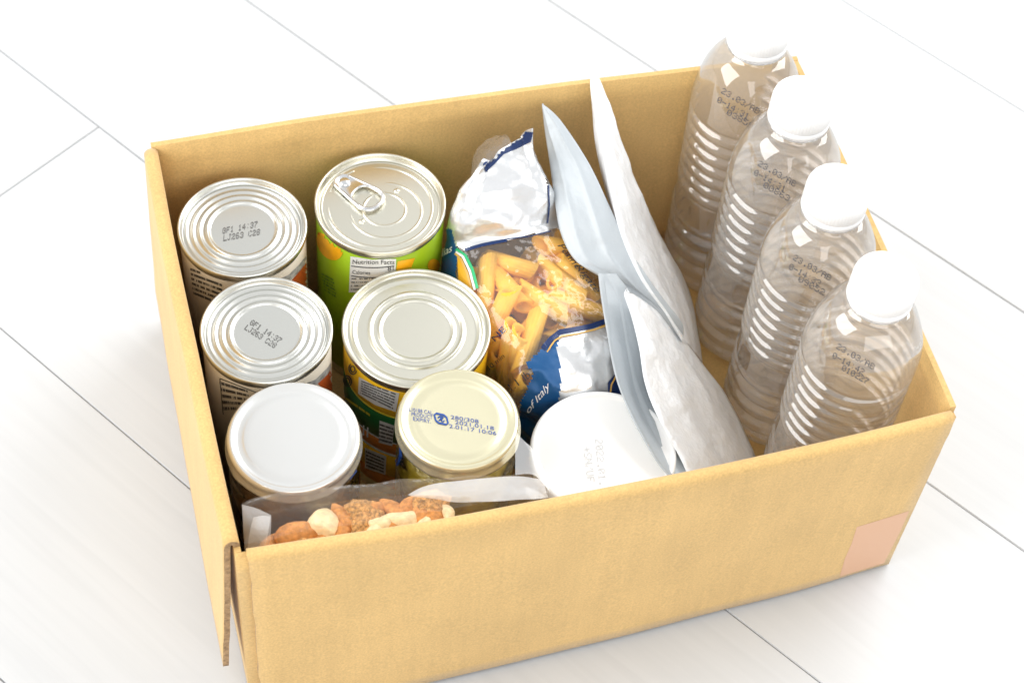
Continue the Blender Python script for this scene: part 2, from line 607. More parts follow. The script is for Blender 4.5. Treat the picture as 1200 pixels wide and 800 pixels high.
def print_poly(name, pts, tree, mat, parent, lift=0.00025, step=5.0):
    v, f = poly_px(pts, step)
    return lay(name, v, f, tree, mat, parent, lift, True)


def stroke_px(pts, w):
    """polyline with a width, as quads in pixels"""
    vs, fs = [], []
    n = len(pts)
    for i, (x, y) in enumerate(pts):
        a = pts[max(0, i - 1)]; c = pts[min(n - 1, i + 1)]
        dx, dy = c[0] - a[0], c[1] - a[1]
        l = math.hypot(dx, dy) or 1
        vs += [(x - dy / l * w / 2, y + dx / l * w / 2), (x + dy / l * w / 2, y - dx / l * w / 2)]
        if i:
            k = 2 * i
            fs.append((k - 2, k - 1, k + 1, k))
    return vs, fs


FONT = {
 '0': '01110 10001 10011 10101 11001 10001 01110', '1': '00100 01100 00100 00100 00100 00100 01110',
 '2': '01110 10001 00001 00110 01000 10000 11111', '3': '01110 10001 00001 00110 00001 10001 01110',
 '4': '00010 00110 01010 10010 11111 00010 00010', '5': '11111 10000 11110 00001 00001 10001 01110',
 '6': '01110 10000 10000 11110 10001 10001 01110', '7': '11111 00001 00010 00100 01000 01000 01000',
 '8': '01110 10001 10001 01110 10001 10001 01110', '9': '01110 10001 10001 01111 00001 00001 01110',
 'A': '01110 10001 10001 11111 10001 10001 10001', 'B': '11110 10001 10001 11110 10001 10001 11110',
 'C': '01110 10001 10000 10000 10000 10001 01110', 'D': '11110 10001 10001 10001 10001 10001 11110',
 'E': '11111 10000 10000 11110 10000 10000 11111', 'F': '11111 10000 10000 11110 10000 10000 10000',
 'G': '01110 10001 10000 10111 10001 10001 01110', 'I': '01110 00100 00100 00100 00100 00100 01110',
 'J': '00111 00010 00010 00010 00010 10010 01100', 'L': '10000 10000 10000 10000 10000 10000 11111',
 'N': '10001 11001 10101 10101 10011 10001 10001', 'O': '01110 10001 10001 10001 10001 10001 01110',
 'P': '11110 10001 10001 11110 10000 10000 10000', 'R': '11110 10001 10001 11110 10100 10010 10001',
 'S': '01111 10000 10000 01110 00001 00001 11110', 'T': '11111 00100 00100 00100 00100 00100 00100',
 'U': '10001 10001 10001 10001 10001 10001 01110', 'X': '10001 10001 01010 00100 01010 10001 10001',
 'Y': '10001 10001 01010 00100 00100 00100 00100', ':': '00000 00100 00000 00000 00000 00100 00000',
 '.': '00000 00000 00000 00000 00000 00110 00110', '/': '00001 00001 00010 00100 01000 10000 10000',
 '+': '00000 00100 00100 11111 00100 00100 00000', '-': '00000 00000 00000 11111 00000 00000 00000', ' ': ''}


def dots(lines, dot=0.5):
    """ink-jet text: lines [(text, (x0, y0) start of its foot in pixels, (x1, y1) end, up vector in pixels for the whole height)]"""
    vs, fs = [], []
    for text, a, c, up in lines:
        n = 6.0 * len(text) - 1
        ex = ((c[0] - a[0]) / n, (c[1] - a[1]) / n)
        ey = (up[0] / 7.0, up[1] / 7.0)
        for k, ch in enumerate(text):
            g = FONT.get(ch, '').split()
            for r, bits in enumerate(g):
                for q, bit in enumerate(bits):
                    if bit != '1' or rng.random() < 0.02:
                        continue
                    X = 6 * k + q + rng.uniform(-.06, .06); Y = 6 - r + rng.uniform(-.06, .06)
                    base = len(vs)
                    for sx, sy in ((-dot, -dot), (dot, -dot), (dot, dot), (-dot, dot)):
                        vs.append((a[0] + ex[0] * (X + .5 + sx) + ey[0] * (Y + .5 + sy), a[1] + ex[1] * (X + .5 + sx) + ey[1] * (Y + .5 + sy)))
                    fs.append((base, base + 1, base + 2, base + 3))
    return vs, fs


def letters(text, a, c, up, shear=0.0):
    """outline letters between two foot points in pixels, UP the pixel vector of the capital height"""
    cu = bpy.data.curves.new('t', 'FONT'); cu.body = text; cu.shear = shear; cu.resolution_u = 3
    o = bpy.data.objects.new('t', cu); link(o)
    dg = bpy.context.evaluated_depsgraph_get()
    me = o.evaluated_get(dg).to_mesh()
    V = [v.co.copy() for v in me.vertices]
    Fc = [list(p.vertices) for p in me.polygons]
    o.evaluated_get(dg).to_mesh_clear()
    bpy.data.objects.remove(o); bpy.data.curves.remove(cu)
    w = max(v.x for v in V) or 1
    vs = [(a[0] + (c[0] - a[0]) * v.x / w + up[0] * v.y / 0.7, a[1] + (c[1] - a[1]) * v.x / w + up[1] * v.y / 0.7) for v in V]
    return vs, Fc


def tiny_text(quad, rows, r, fill=0.8, h=0.5):
    """unreadably small print: broken dashes in rows inside a pixel quad (tl, tr, br, bl)"""
    vs, fs = [], []
    tl, tr, br, bl = [Vector(q) for q in quad]
    for k in range(rows):
        t0 = (k + 0.25) / rows; t1 = t0 + h / rows
        x = 0.03
        while x < 0.95:
            w = r.uniform(0.010, 0.03)
            if r.random() < fill:
                base = len(vs)
                for s, t in ((x, t1), (x + w * 0.8, t1), (x + w * 0.8, t0), (x, t0)):
                    p = tl.lerp(tr, s).lerp(bl.lerp(br, s), t)
                    vs.append((p.x, p.y))
                fs.append((base, base + 1, base + 2, base + 3))
            x += w
    return vs, fs


print_poly('tape', [(1004, 617), (1040, 606), (1069, 597), (1056, 627), (1040, 658), (1010, 667), (984, 675), (990, 654), (998, 636)], bvh_of([front_flap]), 'tape', box, 0.0001)


# ------------------------------------------------------------------ tins
def can_body_profile(r, h):
    pr = [(0, 0.0), (r - 0.004, 0.0), (r - 0.0005, 0.0), (r, 0.0008), (r, 0.003), (r - 0.0012, 0.0042)]
    z = 0.006
    while z < h - 0.006:
        pr.append((r - 0.0012, z)); z += 0.006
    pr += [(r - 0.0012, h - 0.0045)]
    return pr


def lid_profile(r, h, rings, depth=0.0035):
    """double seam rim, countersunk panel, rings = [(radius, half width, height)]"""
    pr = [(r - 0.0013, h - 0.0045), (r - 0.0002, h - 0.0040), (r, h - 0.0030), (r, h - 0.0007), (r - 0.0004, h - 0.0001), (r - 0.0010, h),
          (r - 0.0015, h - 0.0003), (r - 0.0019, h - 0.0012), (r - 0.0024, h - depth), (r - 0.0030, h - depth - 0.0003)]
    zb = h - depth
    rr = r - 0.0036
    samples = []
    while rr > 0.0005:
        dz = 0
        for R0, w, a in rings:
            t = (rr - R0) / w
            if abs(t) < 1:
                dz += a * 0.5 * (1 + math.cos(math.pi * t))
        samples.append((rr, zb + dz)); rr -= 0.00035
    pr += samples + [(0, samples[-1][1])]
    return pr


def tin(name, label, cat, c, r, h, rings, label_mat, steel='steel', depth=0.0035, group=None, bands=None):
    t = thing(name, label, cat, c, group)
    v, f = lathe(can_body_profile(r, h), c, 80)
    mesh('body', v, f, steel, t)
    lo, hi = 0.0065, h - 0.0062
    lab = []
    for (a, b_, mt) in (bands or [(0, 1, label_mat)]):
        v, f = lathe([(r - 0.00105, lo + (hi - lo) * a + 1e-5), (r - 0.0009, lo + (hi - lo) * a + 0.0002), (r - 0.0009, lo + (hi - lo) * b_ - 0.0002), (r - 0.00105, lo + (hi - lo) * b_ - 1e-5)], c, 80)
        lab.append(mesh('label', v, f, mt, t))
    v, f = lathe(lid_profile(r, h, rings, depth), c, 96)
    lid = mesh('lid', v, f, steel, t)
    return t, lid, lab


R3 = [(0.0265, 0.0016, 0.0008), (0.0228, 0.0018, 0.0010), (0.0188, 0.0020, 0.0013)]
RA = R3 + [(0.0300, 0.0012, 0.0007)]
r2 = random.Random(3)

c1 = (0.0365, 0.2075, FLOOR_Z)
t, lid, lab = tin('tin_can', 'silver tin can in the box corner behind the other tin with the same GF1 stamp', 'can', c1, 0.0345, 0.1300 - FLOOR_Z, RA, 'label_cream', group='small silver tins along the box side')
tr = bvh_of([lid])
v, f = dots([('GF1 14:37', (260.5, 274), (301.5, 266), (0.6, -6.8)), ('LJ263 C28', (261.5, 282.5), (304.5, 275), (0.6, -6.8))])
lay('date_code', v, f, tr, 'ink_soft', lid)
tr = bvh_of(lab)
print_poly('red_print', [(341, 329), (352, 316), (362, 300), (362, 345), (356, 345)], tr, 'label_red', lab[0])
print_poly('grey_print', [(318, 330), (338, 322), (352, 308), (358, 300), (360, 306), (350, 318), (338, 330), (322, 337)], tr, 'label_grey', lab[0])
v, f = tiny_text([(222, 312), (262, 326), (262, 360), (226, 345)], 6, r2); lay('small_print', v, f, tr, 'print_dark', lab[0])

c2 = (0.0368, 0.1378, FLOOR_Z)
t, lid, lab = tin('tin_can', 'silver tin can beside the box side, between the like tin and the white-lidded jar', 'can', c2, 0.0340, 0.1300 - FLOOR_Z, RA, 'label_cream', group='small silver tins along the box side')
tr = bvh_of([lid])
v, f = dots([('GF1 14:37', (292, 379.5), (327, 402), (4.2, -5.2)), ('LJ263 C28', (286, 385.5), (321, 408), (4.2, -5.2))])
lay('date_code', v, f, tr, 'ink_soft', lid)
tr = bvh_of(lab)
print_poly('red_print', [(372, 449), (384, 438), (393, 420), (393, 460), (384, 462)], tr, 'label_red', lab[0])
print_poly('grey_print', [(350, 452), (370, 444), (384, 430), (390, 420), (391, 427), (382, 440), (368, 453), (354, 458)], tr, 'label_grey', lab[0])
v, f = tiny_text([(256, 444), (292, 456), (294, 480), (262, 482)], 5, r2); lay('small_print', v, f, tr, 'print_dark', lab[0])
for a, c_ in (((258, 443), (300, 459)), ((258, 443), (262, 485))):
    v, f = stroke_px([(a[0] + (c_[0] - a[0]) * k / 6, a[1] + (c_[1] - a[1]) * k / 6) for k in range(7)], 0.9)
    lay('table_line', v, f, tr, 'print_dark', lab[0])

# green tin with a pull tab
cg = (0.1121, 0.2094, FLOOR_Z)
hg = 0.1300 - FLOOR_Z
t, lid, lab = tin('pull_tab_can', 'lime green fruit can with a ring pull on its lid', 'can', cg, 0.0358, hg, [], 'label_green', 'steel_warm', 0.0042)
ztop = 0.1300 - 0.0042


def arc_tube(name, cx, cy, rad, a0, a1, w, hgt, z, mat, parent, n=40):
    """raised bead on a lid: a flattened arch section swept along an arc"""
    vs, fs = [], []
    m_ = 7
    for i in range(n + 1):
        a = math.radians(a0 + (a1 - a0) * i / n)
        e = min(1, 6 * min(i, n - i) / n) if abs(a1 - a0) < 359 else 1
        for k in range(m_):
            q = -1 + 2 * k / (m_ - 1)
            rr = rad + q * w
            vs.append((cx + rr * math.cos(a), cy + rr * math.sin(a), z - 0.0001 + hgt * e * math.cos(q * math.pi / 2)))
        if i:
            for k in range(m_ - 1):
                A = (i - 1) * m_ + k; B = i * m_ + k
                fs.append((A, A + 1, B + 1, B))
    return mesh(name, vs, fs, mat, parent)


tabdir = (px(440, 240, ztop) - px(398, 212, ztop)); tabdir.z = 0; tabdir.normalize()
tabang = math.degrees(math.atan2(tabdir.y, tabdir.x))
riv = px(404, 214, ztop + 0.002)
cc = Vector((cg[0], cg[1]))
arc_tube('bead', cg[0], cg[1], 0.0285, tabang - 148, tabang + 148, 0.0011, 0.0007, ztop, 'steel_warm', lid)
arc_tube('bead', cg[0] + tabdir.x * 0.004, cg[1] + tabdir.y * 0.004, 0.0195, tabang - 140, tabang + 140, 0.0010, 0.0006, ztop, 'steel_warm', lid)
arc_tube('bead', cg[0] + tabdir.x * 0.003, cg[1] + tabdir.y * 0.003, 0.0115, tabang - 180, tabang + 180, 0.0010, 0.0006, ztop, 'steel_warm', lid)
arc_tube('bead', cg[0], cg[1], 0.0318, tabang - 180, tabang + 180, 0.0007, 0.0003, ztop, 'steel_warm', lid, 90)
for s in (-1, 1):
    q = cc + Vector((tabdir.x, tabdir.y)) * -0.0005 + Vector((-tabdir.y, tabdir.x)) * s * 0.0145
    v, f = lathe([(0.0019, 0), (0.0016, 0.0006), (0.0009, 0.0010), (0, 0.0011)], (q.x, q.y, ztop - 0.0001), 16)
    mesh('dimple', v, f, 'steel_warm', lid)
    a0 = tabang + 180
    arc_tube('score_mark', cg[0], cg[1], 0.0292, a0 + s * 14 - 7, a0 + s * 14 + 7, 0.0006, 0.0005, ztop, 'steel_warm', lid, 10)


def tab(parent):
    """ring pull: outer outline, finger hole, rolled edge"""
    n = 48
    ax = tabdir; ay = Vector((-ax.y, ax.x, 0))
    L0, W0, W1 = 0.0262, 0.0062, 0.0092
    def outline(sh):
        pts = []
        for k in range(n):
            a = 2 * math.pi * k / n
            ca, sa = math.cos(a), math.sin(a)
            if ca >= 0:
                x = 0.0165 + (W1 - sh) * (abs(ca) ** 0.85) * 1.0; y = (W1 - sh) * math.copysign(abs(sa) ** 0.85, sa)
            else:
                x = 0.0000 - (W0 - sh) * (abs(ca) ** 0.85); y = (W0 - sh) * math.copysign(abs(sa) ** 0.85, sa)
            pts.append((x, y))
        return pts
    def hole(sh):
        pts = []
        for k in range(n):
            a = 2 * math.pi * k / n
            ca, sa = math.cos(a), math.sin(a)
            x = 0.0162 + (0.0070 + sh) * math.copysign(abs(ca) ** 0.8, ca)
            y = (0.0064 + sh) * math.copysign(abs(sa) ** 0.8, sa)
            if ca < 0:
                x = 0.0162 + (0.0078 + sh) * math.copysign(abs(ca) ** 0.7, ca)
            pts.append((x, y))
        return pts
    z0 = ztop + 0.0011
    rings = [(outline(0.0003), 0.0), (outline(0.0), 0.0006), (outline(0.0004), 0.0014), (outline(0.0011), 0.0016), (outline(0.0018), 0.0011),
             (hole(0.0016), 0.0011), (hole(0.0009), 0.0015), (hole(0.0002), 0.0013), (hole(0.0), 0.0006), (hole(0.0003), 0.0)]
    vs, fs = [], []
    for pts, dz in rings:
        for x, y in pts:
            p = riv + ax * x + ay * y
            vs.append((p.x, p.y, z0 + dz + 0.02 * max(0, x)))
    m_ = len(rings)
    for a in range(m_):
        b_ = (a + 1) % m_
        for k in range(n):
            k2 = (k + 1) % n
            fs.append((a * n + k, a * n + k2, b_ * n + k2, b_ * n + k))
    tb = mesh('pull_tab', vs, fs, 'steel_tab', parent)
    v, f = lathe([(0.0030, 0), (0.0030, 0.0008), (0.0024, 0.0013), (0, 0.0014)], (riv.x, riv.y, z0 + 0.0011), 24)
    mesh('rivet', v, f, 'steel_tab', tb)


tab(lid.parent)
tr = bvh_of(lab)
ell = lambda cx, cy, a, b_, rot=0, n=18: [(cx + a * math.cos(2 * math.pi * k / n) * math.cos(rot) - b_ * math.sin(2 * math.pi * k / n) * math.sin(rot), cy + a * math.cos(2 * math.pi * k / n) * math.sin(rot) + b_ * math.sin(2 * math.pi * k / n) * math.cos(rot)) for k in range(n)]
print_poly('mango_print', ell(387, 286, 14, 20, -0.5), tr, 'mango', lab[0])
print_poly('red_print', [(369, 262), (373, 268), (375, 276), (370, 272)], tr, 'label_red', lab[0])
print_poly('fruit_print', [(466, 306), (486, 302), (482, 313), (464, 316)], tr, 'mango', lab[0])
print_poly('fruit_print', ell(508, 311, 7, 8), tr, 'mango', lab[0])
print_poly('nutrition_panel', [(411, 300), (437, 304), (464, 303), (463, 335), (436, 343), (409, 342)], tr, 'paper_white', lab[0])
v, f = letters('Nutrition Facts', (413, 308.5), (462, 309), (0.2, -5)); lay('heading', v, f, tr, 'print_dark', lab[0], 0.0005)
v, f = letters('Calories', (413, 320), (434, 321), (0, -4.2)); lay('heading', v, f, tr, 'print_dark', lab[0], 0.0005)
v, f = letters('81', (454, 317), (461, 316), (0, -5)); lay('heading', v, f, tr, 'print_dark', lab[0], 0.0005)
for y in (311, 322.5):
    v, f = stroke_px([(412 + 5 * k, y + 2 * math.sin(k / 10 * math.pi)) for k in range(11)], 1.0); lay('rule', v, f, tr, 'print_dark', lab[0], 0.0005)
v, f = tiny_text([(411, 324), (461, 325), (461, 338), (410, 341)], 4, r2, h=0.35); lay('small_print', v, f, tr, 'ink_soft', lab[0], 0.0005)
v, f = tiny_text([(376, 318), (392, 326), (396, 350), (380, 340)], 6, r2, 0.6); lay('small_print', v, f, tr, 'label_dkgreen', lab[0], 0.0004)

# yellow labelled tin
cy_ = (0.1154, 0.1339, FLOOR_Z)
bands = [(0, 0.12, 'label_orange'), (0.12, 0.34, 'label_yellow'), (0.34, 0.365, 'paper_white'), (0.365, 0.47, 'label_orange'), (0.47, 0.485, 'paper_white'), (0.485, 0.73, 'label_dkgreen'), (0.73, 0.745, 'print_yellow'), (0.745, 1, 'label_yellow')]
t, lid, lab = tin('tin_can', 'wide tin can with a yellow and dark green label behind the gold-lidded jar', 'can', cy_, 0.0394, 0.1150 - FLOOR_Z,
                  [(0.0335, 0.0022, 0.0011), (0.0245, 0.0016, 0.0012), (0.0195, 0.0016, 0.0010)], None, 'steel_warm', 0.0030, bands=bands)
tr = bvh_of(lab)
for cx_, cyy in ((414, 432), (408, 446)):
    for rr in (6.2, 3.5):
        v, f = stroke_px(ell(cx_, cyy, rr * 0.72, rr, -0.2, 14) + [ell(cx_, cyy, rr * 0.72, rr, -0.2, 14)[0]], 1.3); lay('icon', v, f, tr, 'print_dark', lab[-1], 0.0004, True)
print_poly('text_panel', [(421, 441), (440, 452), (463, 459), (468, 460), (464, 482), (440, 474), (420, 461)], tr, 'paper_white', lab[-1])
v, f = tiny_text([(423, 444), (466, 460), (462, 480), (422, 460)], 6, r2, 0.9); lay('small_print', v, f, tr, 'print_dark', lab[-1], 0.0005)
v, f = letters('Tomato', (404, 471), (436, 492), (1.5, -5), 0.3)
v, f = tiny_text([(404, 462), (436, 484), (436, 490), (404, 468)], 1, r2, 0.85); lay('script_print', v, f, tr, 'print_yellow', lab[5], 0.0004)
v, f = letters('ll', (424, 508), (432, 512), (0.5, -12)); lay('white_lettering', v, f, tr, 'print_white', lab[5], 0.0004)
print_poly('text_panel', [(445, 492), (462, 498), (460, 522), (444, 518)], tr, 'paper_white', lab[5])
v, f = tiny_text([(445, 494), (462, 500), (460, 520), (444, 516)], 5, r2, 0.9); lay('small_print', v, f, tr, 'print_dark', lab[5], 0.0005)
print_poly('text_panel', [(428, 524), (453, 534), (452, 556), (428, 548)], tr, 'paper_white', lab[3])
v, f = tiny_text([(429, 526), (452, 536), (451, 554), (429, 546)], 5, r2, 0.9); lay('small_print', v, f, tr, 'print_dark', lab[3], 0.0005)

# ------------------------------------------------------------------ jars
def jar(name, label, c, r, ztop, lidmat, food, twist):
    t = thing(name, label, 'jar', c)
    h = ztop - c[2]
    lh = 0.0092
    rg = r - 0.0012
    out = [(0, 0.0015), (rg - 0.006, 0.0005), (rg - 0.003, 0.0), (rg - 0.0005, 0.003), (rg, 0.006), (rg, h * 0.5), (rg, h - 0.030), (rg - 0.0008, h - 0.024), (rg - 0.0035, h - 0.018), (rg - 0.0045, h - 0.013), (rg - 0.0045, h - 0.003)]
    inn = [(rg - 0.0065, h - 0.003), (rg - 0.0065, h - 0.014), (rg - 0.0045, h - 0.020), (rg - 0.0025, h - 0.026), (rg - 0.0025, 0.006), (rg - 0.006, 0.004), (0, 0.004)]
    v, f = lathe(out + inn, c, 72)
    g = mesh('glass', v, f, 'jar_glass', t)
    v, f = lathe([(0, 0.0045), (rg - 0.0045, 0.0046), (rg - 0.0029, 0.008), (rg - 0.0029, h - 0.032), (rg - 0.006, h - 0.026), (0, h - 0.025)], c, 48)
    mesh('contents', v, f, food, t)
    lug = lambda a, z: 1 + (0.014 * max(0, math.cos(4 * (a - twist))) ** 6 if z < h - lh + 0.003 else 0)
    pr = [(r - 0.0028, h - lh + 0.0012), (r - 0.0006, h - lh), (r - 0.0001, h - lh + 0.0008), (r - 0.0002, h - lh + 0.0022), (r - 0.0011, h - lh + 0.0034), (r - 0.0011, h - 0.0030), (r - 0.0013, h - 0.0014), (r - 0.0022, h - 0.0003), (r - 0.0034, h),
          (r - 0.0044, h - 0.0004), (r - 0.0054, h - 0.0013), (r - 0.0066, h - 0.0016), (r - 0.0082, h - 0.0016), (r - 0.0094, h - 0.0011), (r - 0.0106, h - 0.0008), (r - 0.0125, h - 0.0009), (r - 0.02, h - 0.0010), (0, h - 0.0010)]
    v, f = lathe(pr, c, 120, lug)
    l = mesh('lid', v, f, lidmat, t)
    return t, g, l


t, g, l = jar('glass_jar', 'glass jar with a plain silvery white metal lid in the box corner behind the nuts', (0.0382, 0.0705, FLOOR_Z), 0.0342, 0.130, 'lid_white', 'jar_dark', 0.4)
tr = bvh_of([g])
print_poly('blue_print', [(407, 553), (415, 545), (418, 552), (410, 562)], tr, 'ink_blue', g)

t, gj, l = jar('glass_jar', 'glass jar of yellow preserve with a pale gold stamped lid', (0.1204, 0.0637, FLOOR_Z), 0.0319, 0.130, 'lid_gold', 'jar_food', 0.9)
tr = bvh_of([l])
for txt, a, c_ in (('L10188 CAL.', (479, 481.5), (508, 486)), ('280/308', (528, 490.5), (561, 496)), ('PRODUCT', (482, 487), (507, 491)), ('2021.01.18', (533, 496.5), (579, 504)),
                   ('EXPIRY.', (484, 492.5), (505, 496)), ('2.01.17 10:06', (526, 501), (582, 510))):
    v, f = letters(txt, a, c_, (-0.3, -4.3))
    lay('date_code', v, f, tr, 'ink_blue', l, 0.0003)
em = Vector((517, 491)); e1 = Vector((7.2, 1.6)); e2 = Vector((-1.4, -5.6))
E_ = lambda x, y: tuple(em + e1 * x + e2 * y)
sq = [(-1, -.6), (-1, .6), (-.6, 1), (.6, 1), (1, .6), (1, -.6), (.6, -1), (-.6, -1), (-1, -.6)]
for pts, w in ((sq, 2.0), ([(-.55, .1), (-.1, .55), (.5, .5), (.2, .1), (-.2, 0)], 1.5), ([(-.5, -.45), (-.1, -.1), (.1, -.6), (.5, -.2)], 1.5), ([(0, .5), (0, -.5)], 1.4)):
    v, f = stroke_px([E_(*q) for q in pts], w)
    lay('emblem', v, f, tr, 'emblem_blue', l, 0.0004)
tr = bvh_of([gj])
for pts in ([(458, 521), (464, 516), (470, 520), (470, 534), (466, 545), (461, 554)], [(459, 537), (464, 526), (467, 534), (472, 533)], [(458, 536), (464, 540), (470, 536)]):
    v, f = stroke_px(pts, 3.0)
    lay('blue_drawing', v, f, tr, 'emblem_blue', gj, 0.0004)

# ------------------------------------------------------------------ white tub
ct = (0.1949, 0.0474, FLOOR_Z)
t = thing('plastic_tub', 'round white tub with a flat white lid beside the foil pouches', 'tub', ct)
h = 0.100 - FLOOR_Z
v, f = lathe([(0, 0), (0.030, 0), (0.0315, 0.001), (0.0355, h - 0.012), (0.0358, h - 0.008)], ct, 64)
mesh('body', v, f, 'tub', t)
v, f = lathe([(0.0362, h - 0.0085), (0.0378, h - 0.008), (0.0381, h - 0.006), (0.0380, h - 0.0012), (0.0374, h - 0.0003), (0.0364, h), (0.0352, h - 0.0004), (0.0346, h - 0.0012), (0.033, h - 0.0014), (0, h - 0.0014)], ct, 96)
l = mesh('lid', v, f, 'tub', t)
tr = bvh_of([l])
v, f = dots([('2022.01.', (697, 515), (702, 569), (9, -0.8)), ('+SN/UF', (683, 524), (688, 565), (9, -0.8))], 0.42)
lay('date_code', v, f, tr, 'emboss_shade', l)

# ------------------------------------------------------------------ water bottles
def bottle(label, top, rad, lean, spin, code):
    """top = pixel of the cap's top centre; stands on the box floor"""
    ztop = 0.2105
    tp = px(top[0], top[1], ztop)
    base = Vector((tp.x - lean[0], tp.y - lean[1], FLOOR_Z))
    fn = tilt_fn(base, math.atan2(lean[0], ztop - FLOOR_Z), math.atan2(lean[1], ztop - FLOOR_Z))
    t = thing('water_bottle', label, 'bottle', base, 'water bottles along the box side')
    pr = [(0, 0.003), (0.010, 0.0022), (0.019, 0.0003), (0.0225, 0.0), (0.0255, 0.0016), (rad - 0.0014, 0.006)]
    z = 0.008
    while z < 0.1400:
        if z < 0.058:
            w = 0.0006 - 0.0028 * (0.5 + 0.5 * math.cos(2 * math.pi * (z - 0.014) / 0.0125)) ** 2.5
        elif z < 0.078:
            w = -0.0004
        else:
            w = 0.0006 - 0.0023 * (0.5 + 0.5 * math.cos(2 * math.pi * (z - 0.078) / 0.0086)) ** 2.5
        pr.append((rad - 0.0008 + w, z)); z += 0.0006
    hs, zs = 0.0405, 0.1405
    for k in range(1, 30):
        s = k / 30
        zz = zs + hs * s
        e = (1 - s ** 2.0)
        rr = 0.0128 + (rad - 0.0128) * max(0, e) ** 0.56
        pr.append((rr, zz))
    pr += [(0.0128, zs + hs), (0.0127, 0.1845), (0.0162, 0.1850), (0.0165, 0.1858), (0.0162, 0.1866), (0.0125, 0.1872), (0.0125, 0.1990), (0, 0.1990)]

    def mod(a, z):
        m_ = 1.0
        if 0.058 < z < 0.078:                       # square dimples of the waist grip
            e = math.sin((z - 0.058) / 0.020 * math.pi)
            m_ -= 0.040 * e * max(0, math.cos(9 * a + spin)) ** 0.6 if math.cos(9 * a + spin) > 0 else 0
        elif 0.1435 < z < 0.178:                    # slanted flutes of the shoulder
            e = math.sin((z - 0.1435) / 0.0345 * math.pi)
            m_ += 0.016 * e * math.cos(8 * a + spin + (z - 0.13) * 38)
        elif z < 0.012:
            m_ -= 0.05 * (1 - z / 0.012) * max(0, math.cos(5 * a)) ** 2
        elif 0.078 <= z <= 0.1435:
            m_ += 0.0025 * math.sin(2 * a + spin + z * 60)
        elif z <= 0.058:
            m_ += 0.004 * math.sin(3 * a + spin - z * 90)
        return m_
    v, f = lathe(pr, base, 120, mod)
    body = mesh('body', [fn(q) for q in v], f, 'pet', t)
    zc = 0.1868
    pc = [(0.0150, zc + 0.0), (0.0162, zc), (0.0166, zc + 0.0006), (0.0165, zc + 0.0034), (0.0161, zc + 0.0037), (0.0165, zc + 0.0041), (0.01635, zc + 0.0135), (0.0159, zc + 0.0158), (0.0149, zc + 0.0168), (0.0130, zc + 0.0171), (0, zc + 0.0171)]
    v, f = lathe(pc, base, 180, lambda a, z: 1 + (0.007 * (1 if math.cos(60 * a) > 0 else -1) if zc + 0.0038 < z < zc + 0.014 else 0))
    mesh('cap', [fn(q) for q in v], f, 'cap', t)
    tr = bvh_of([body])
    (x, y), (l1, l2, l3) = code
    up = (2.8, -6.3)
    v, f = dots([(l1, (x, y), (x + 43, y + 25), up), (l2, (x - 5, y + 10.5), (x + 31, y + 31), up), (l3, (x + 6, y + 25), (x + 36, y + 42), up)], 0.5)
    lay('printed_code', v, f, tr, 'ink', body, 0.0003)
    return t


bottle('clear water bottle with a white cap against the back wall of the box', (893, 22), 0.0301, (0.0, 0.0065), 0.3, ((845, 109), ('23.03/AB', '0-14:31', '03850')))
bottle('clear water bottle next to the bottle in the back corner of the box', (943, 112), 0.0301, (0.0015, 0.002), 1.4, ((888, 194), ('23.03/AB', '0-14:31', '00863')))
bottle('clear water bottle next to the bottle by the taped corner of the box', (984, 217), 0.0301, (-0.001, -0.001), 2.2, ((929, 304), ('23.03/AB', '0-14:33', '09052')))
bottle('clear water bottle at the taped front corner of the box', (1040, 322), 0.0303, (0.0, -0.001), 3.1, ((980, 408), ('23.03/AB', '0-14:42', '010227')))


# ------------------------------------------------------------------ foil pouches
def cr_interp(K, t):
    """Catmull-Rom through a list of vectors, t in 0..1"""
    n = len(K) - 1
    x = min(max(t, 0), 1) * n
    i = min(int(x), n - 1)
    u = x - i
    p0, p1, p2, p3 = K[max(i - 1, 0)], K[i], K[i + 1], K[min(i + 2, n)]
    return 0.5 * ((2 * p1) + (p2 - p0) * u + (2 * p0 - 5 * p1 + 4 * p2 - p3) * u * u + (3 * p1 - p0 - 3 * p2 + p3) * u * u * u)


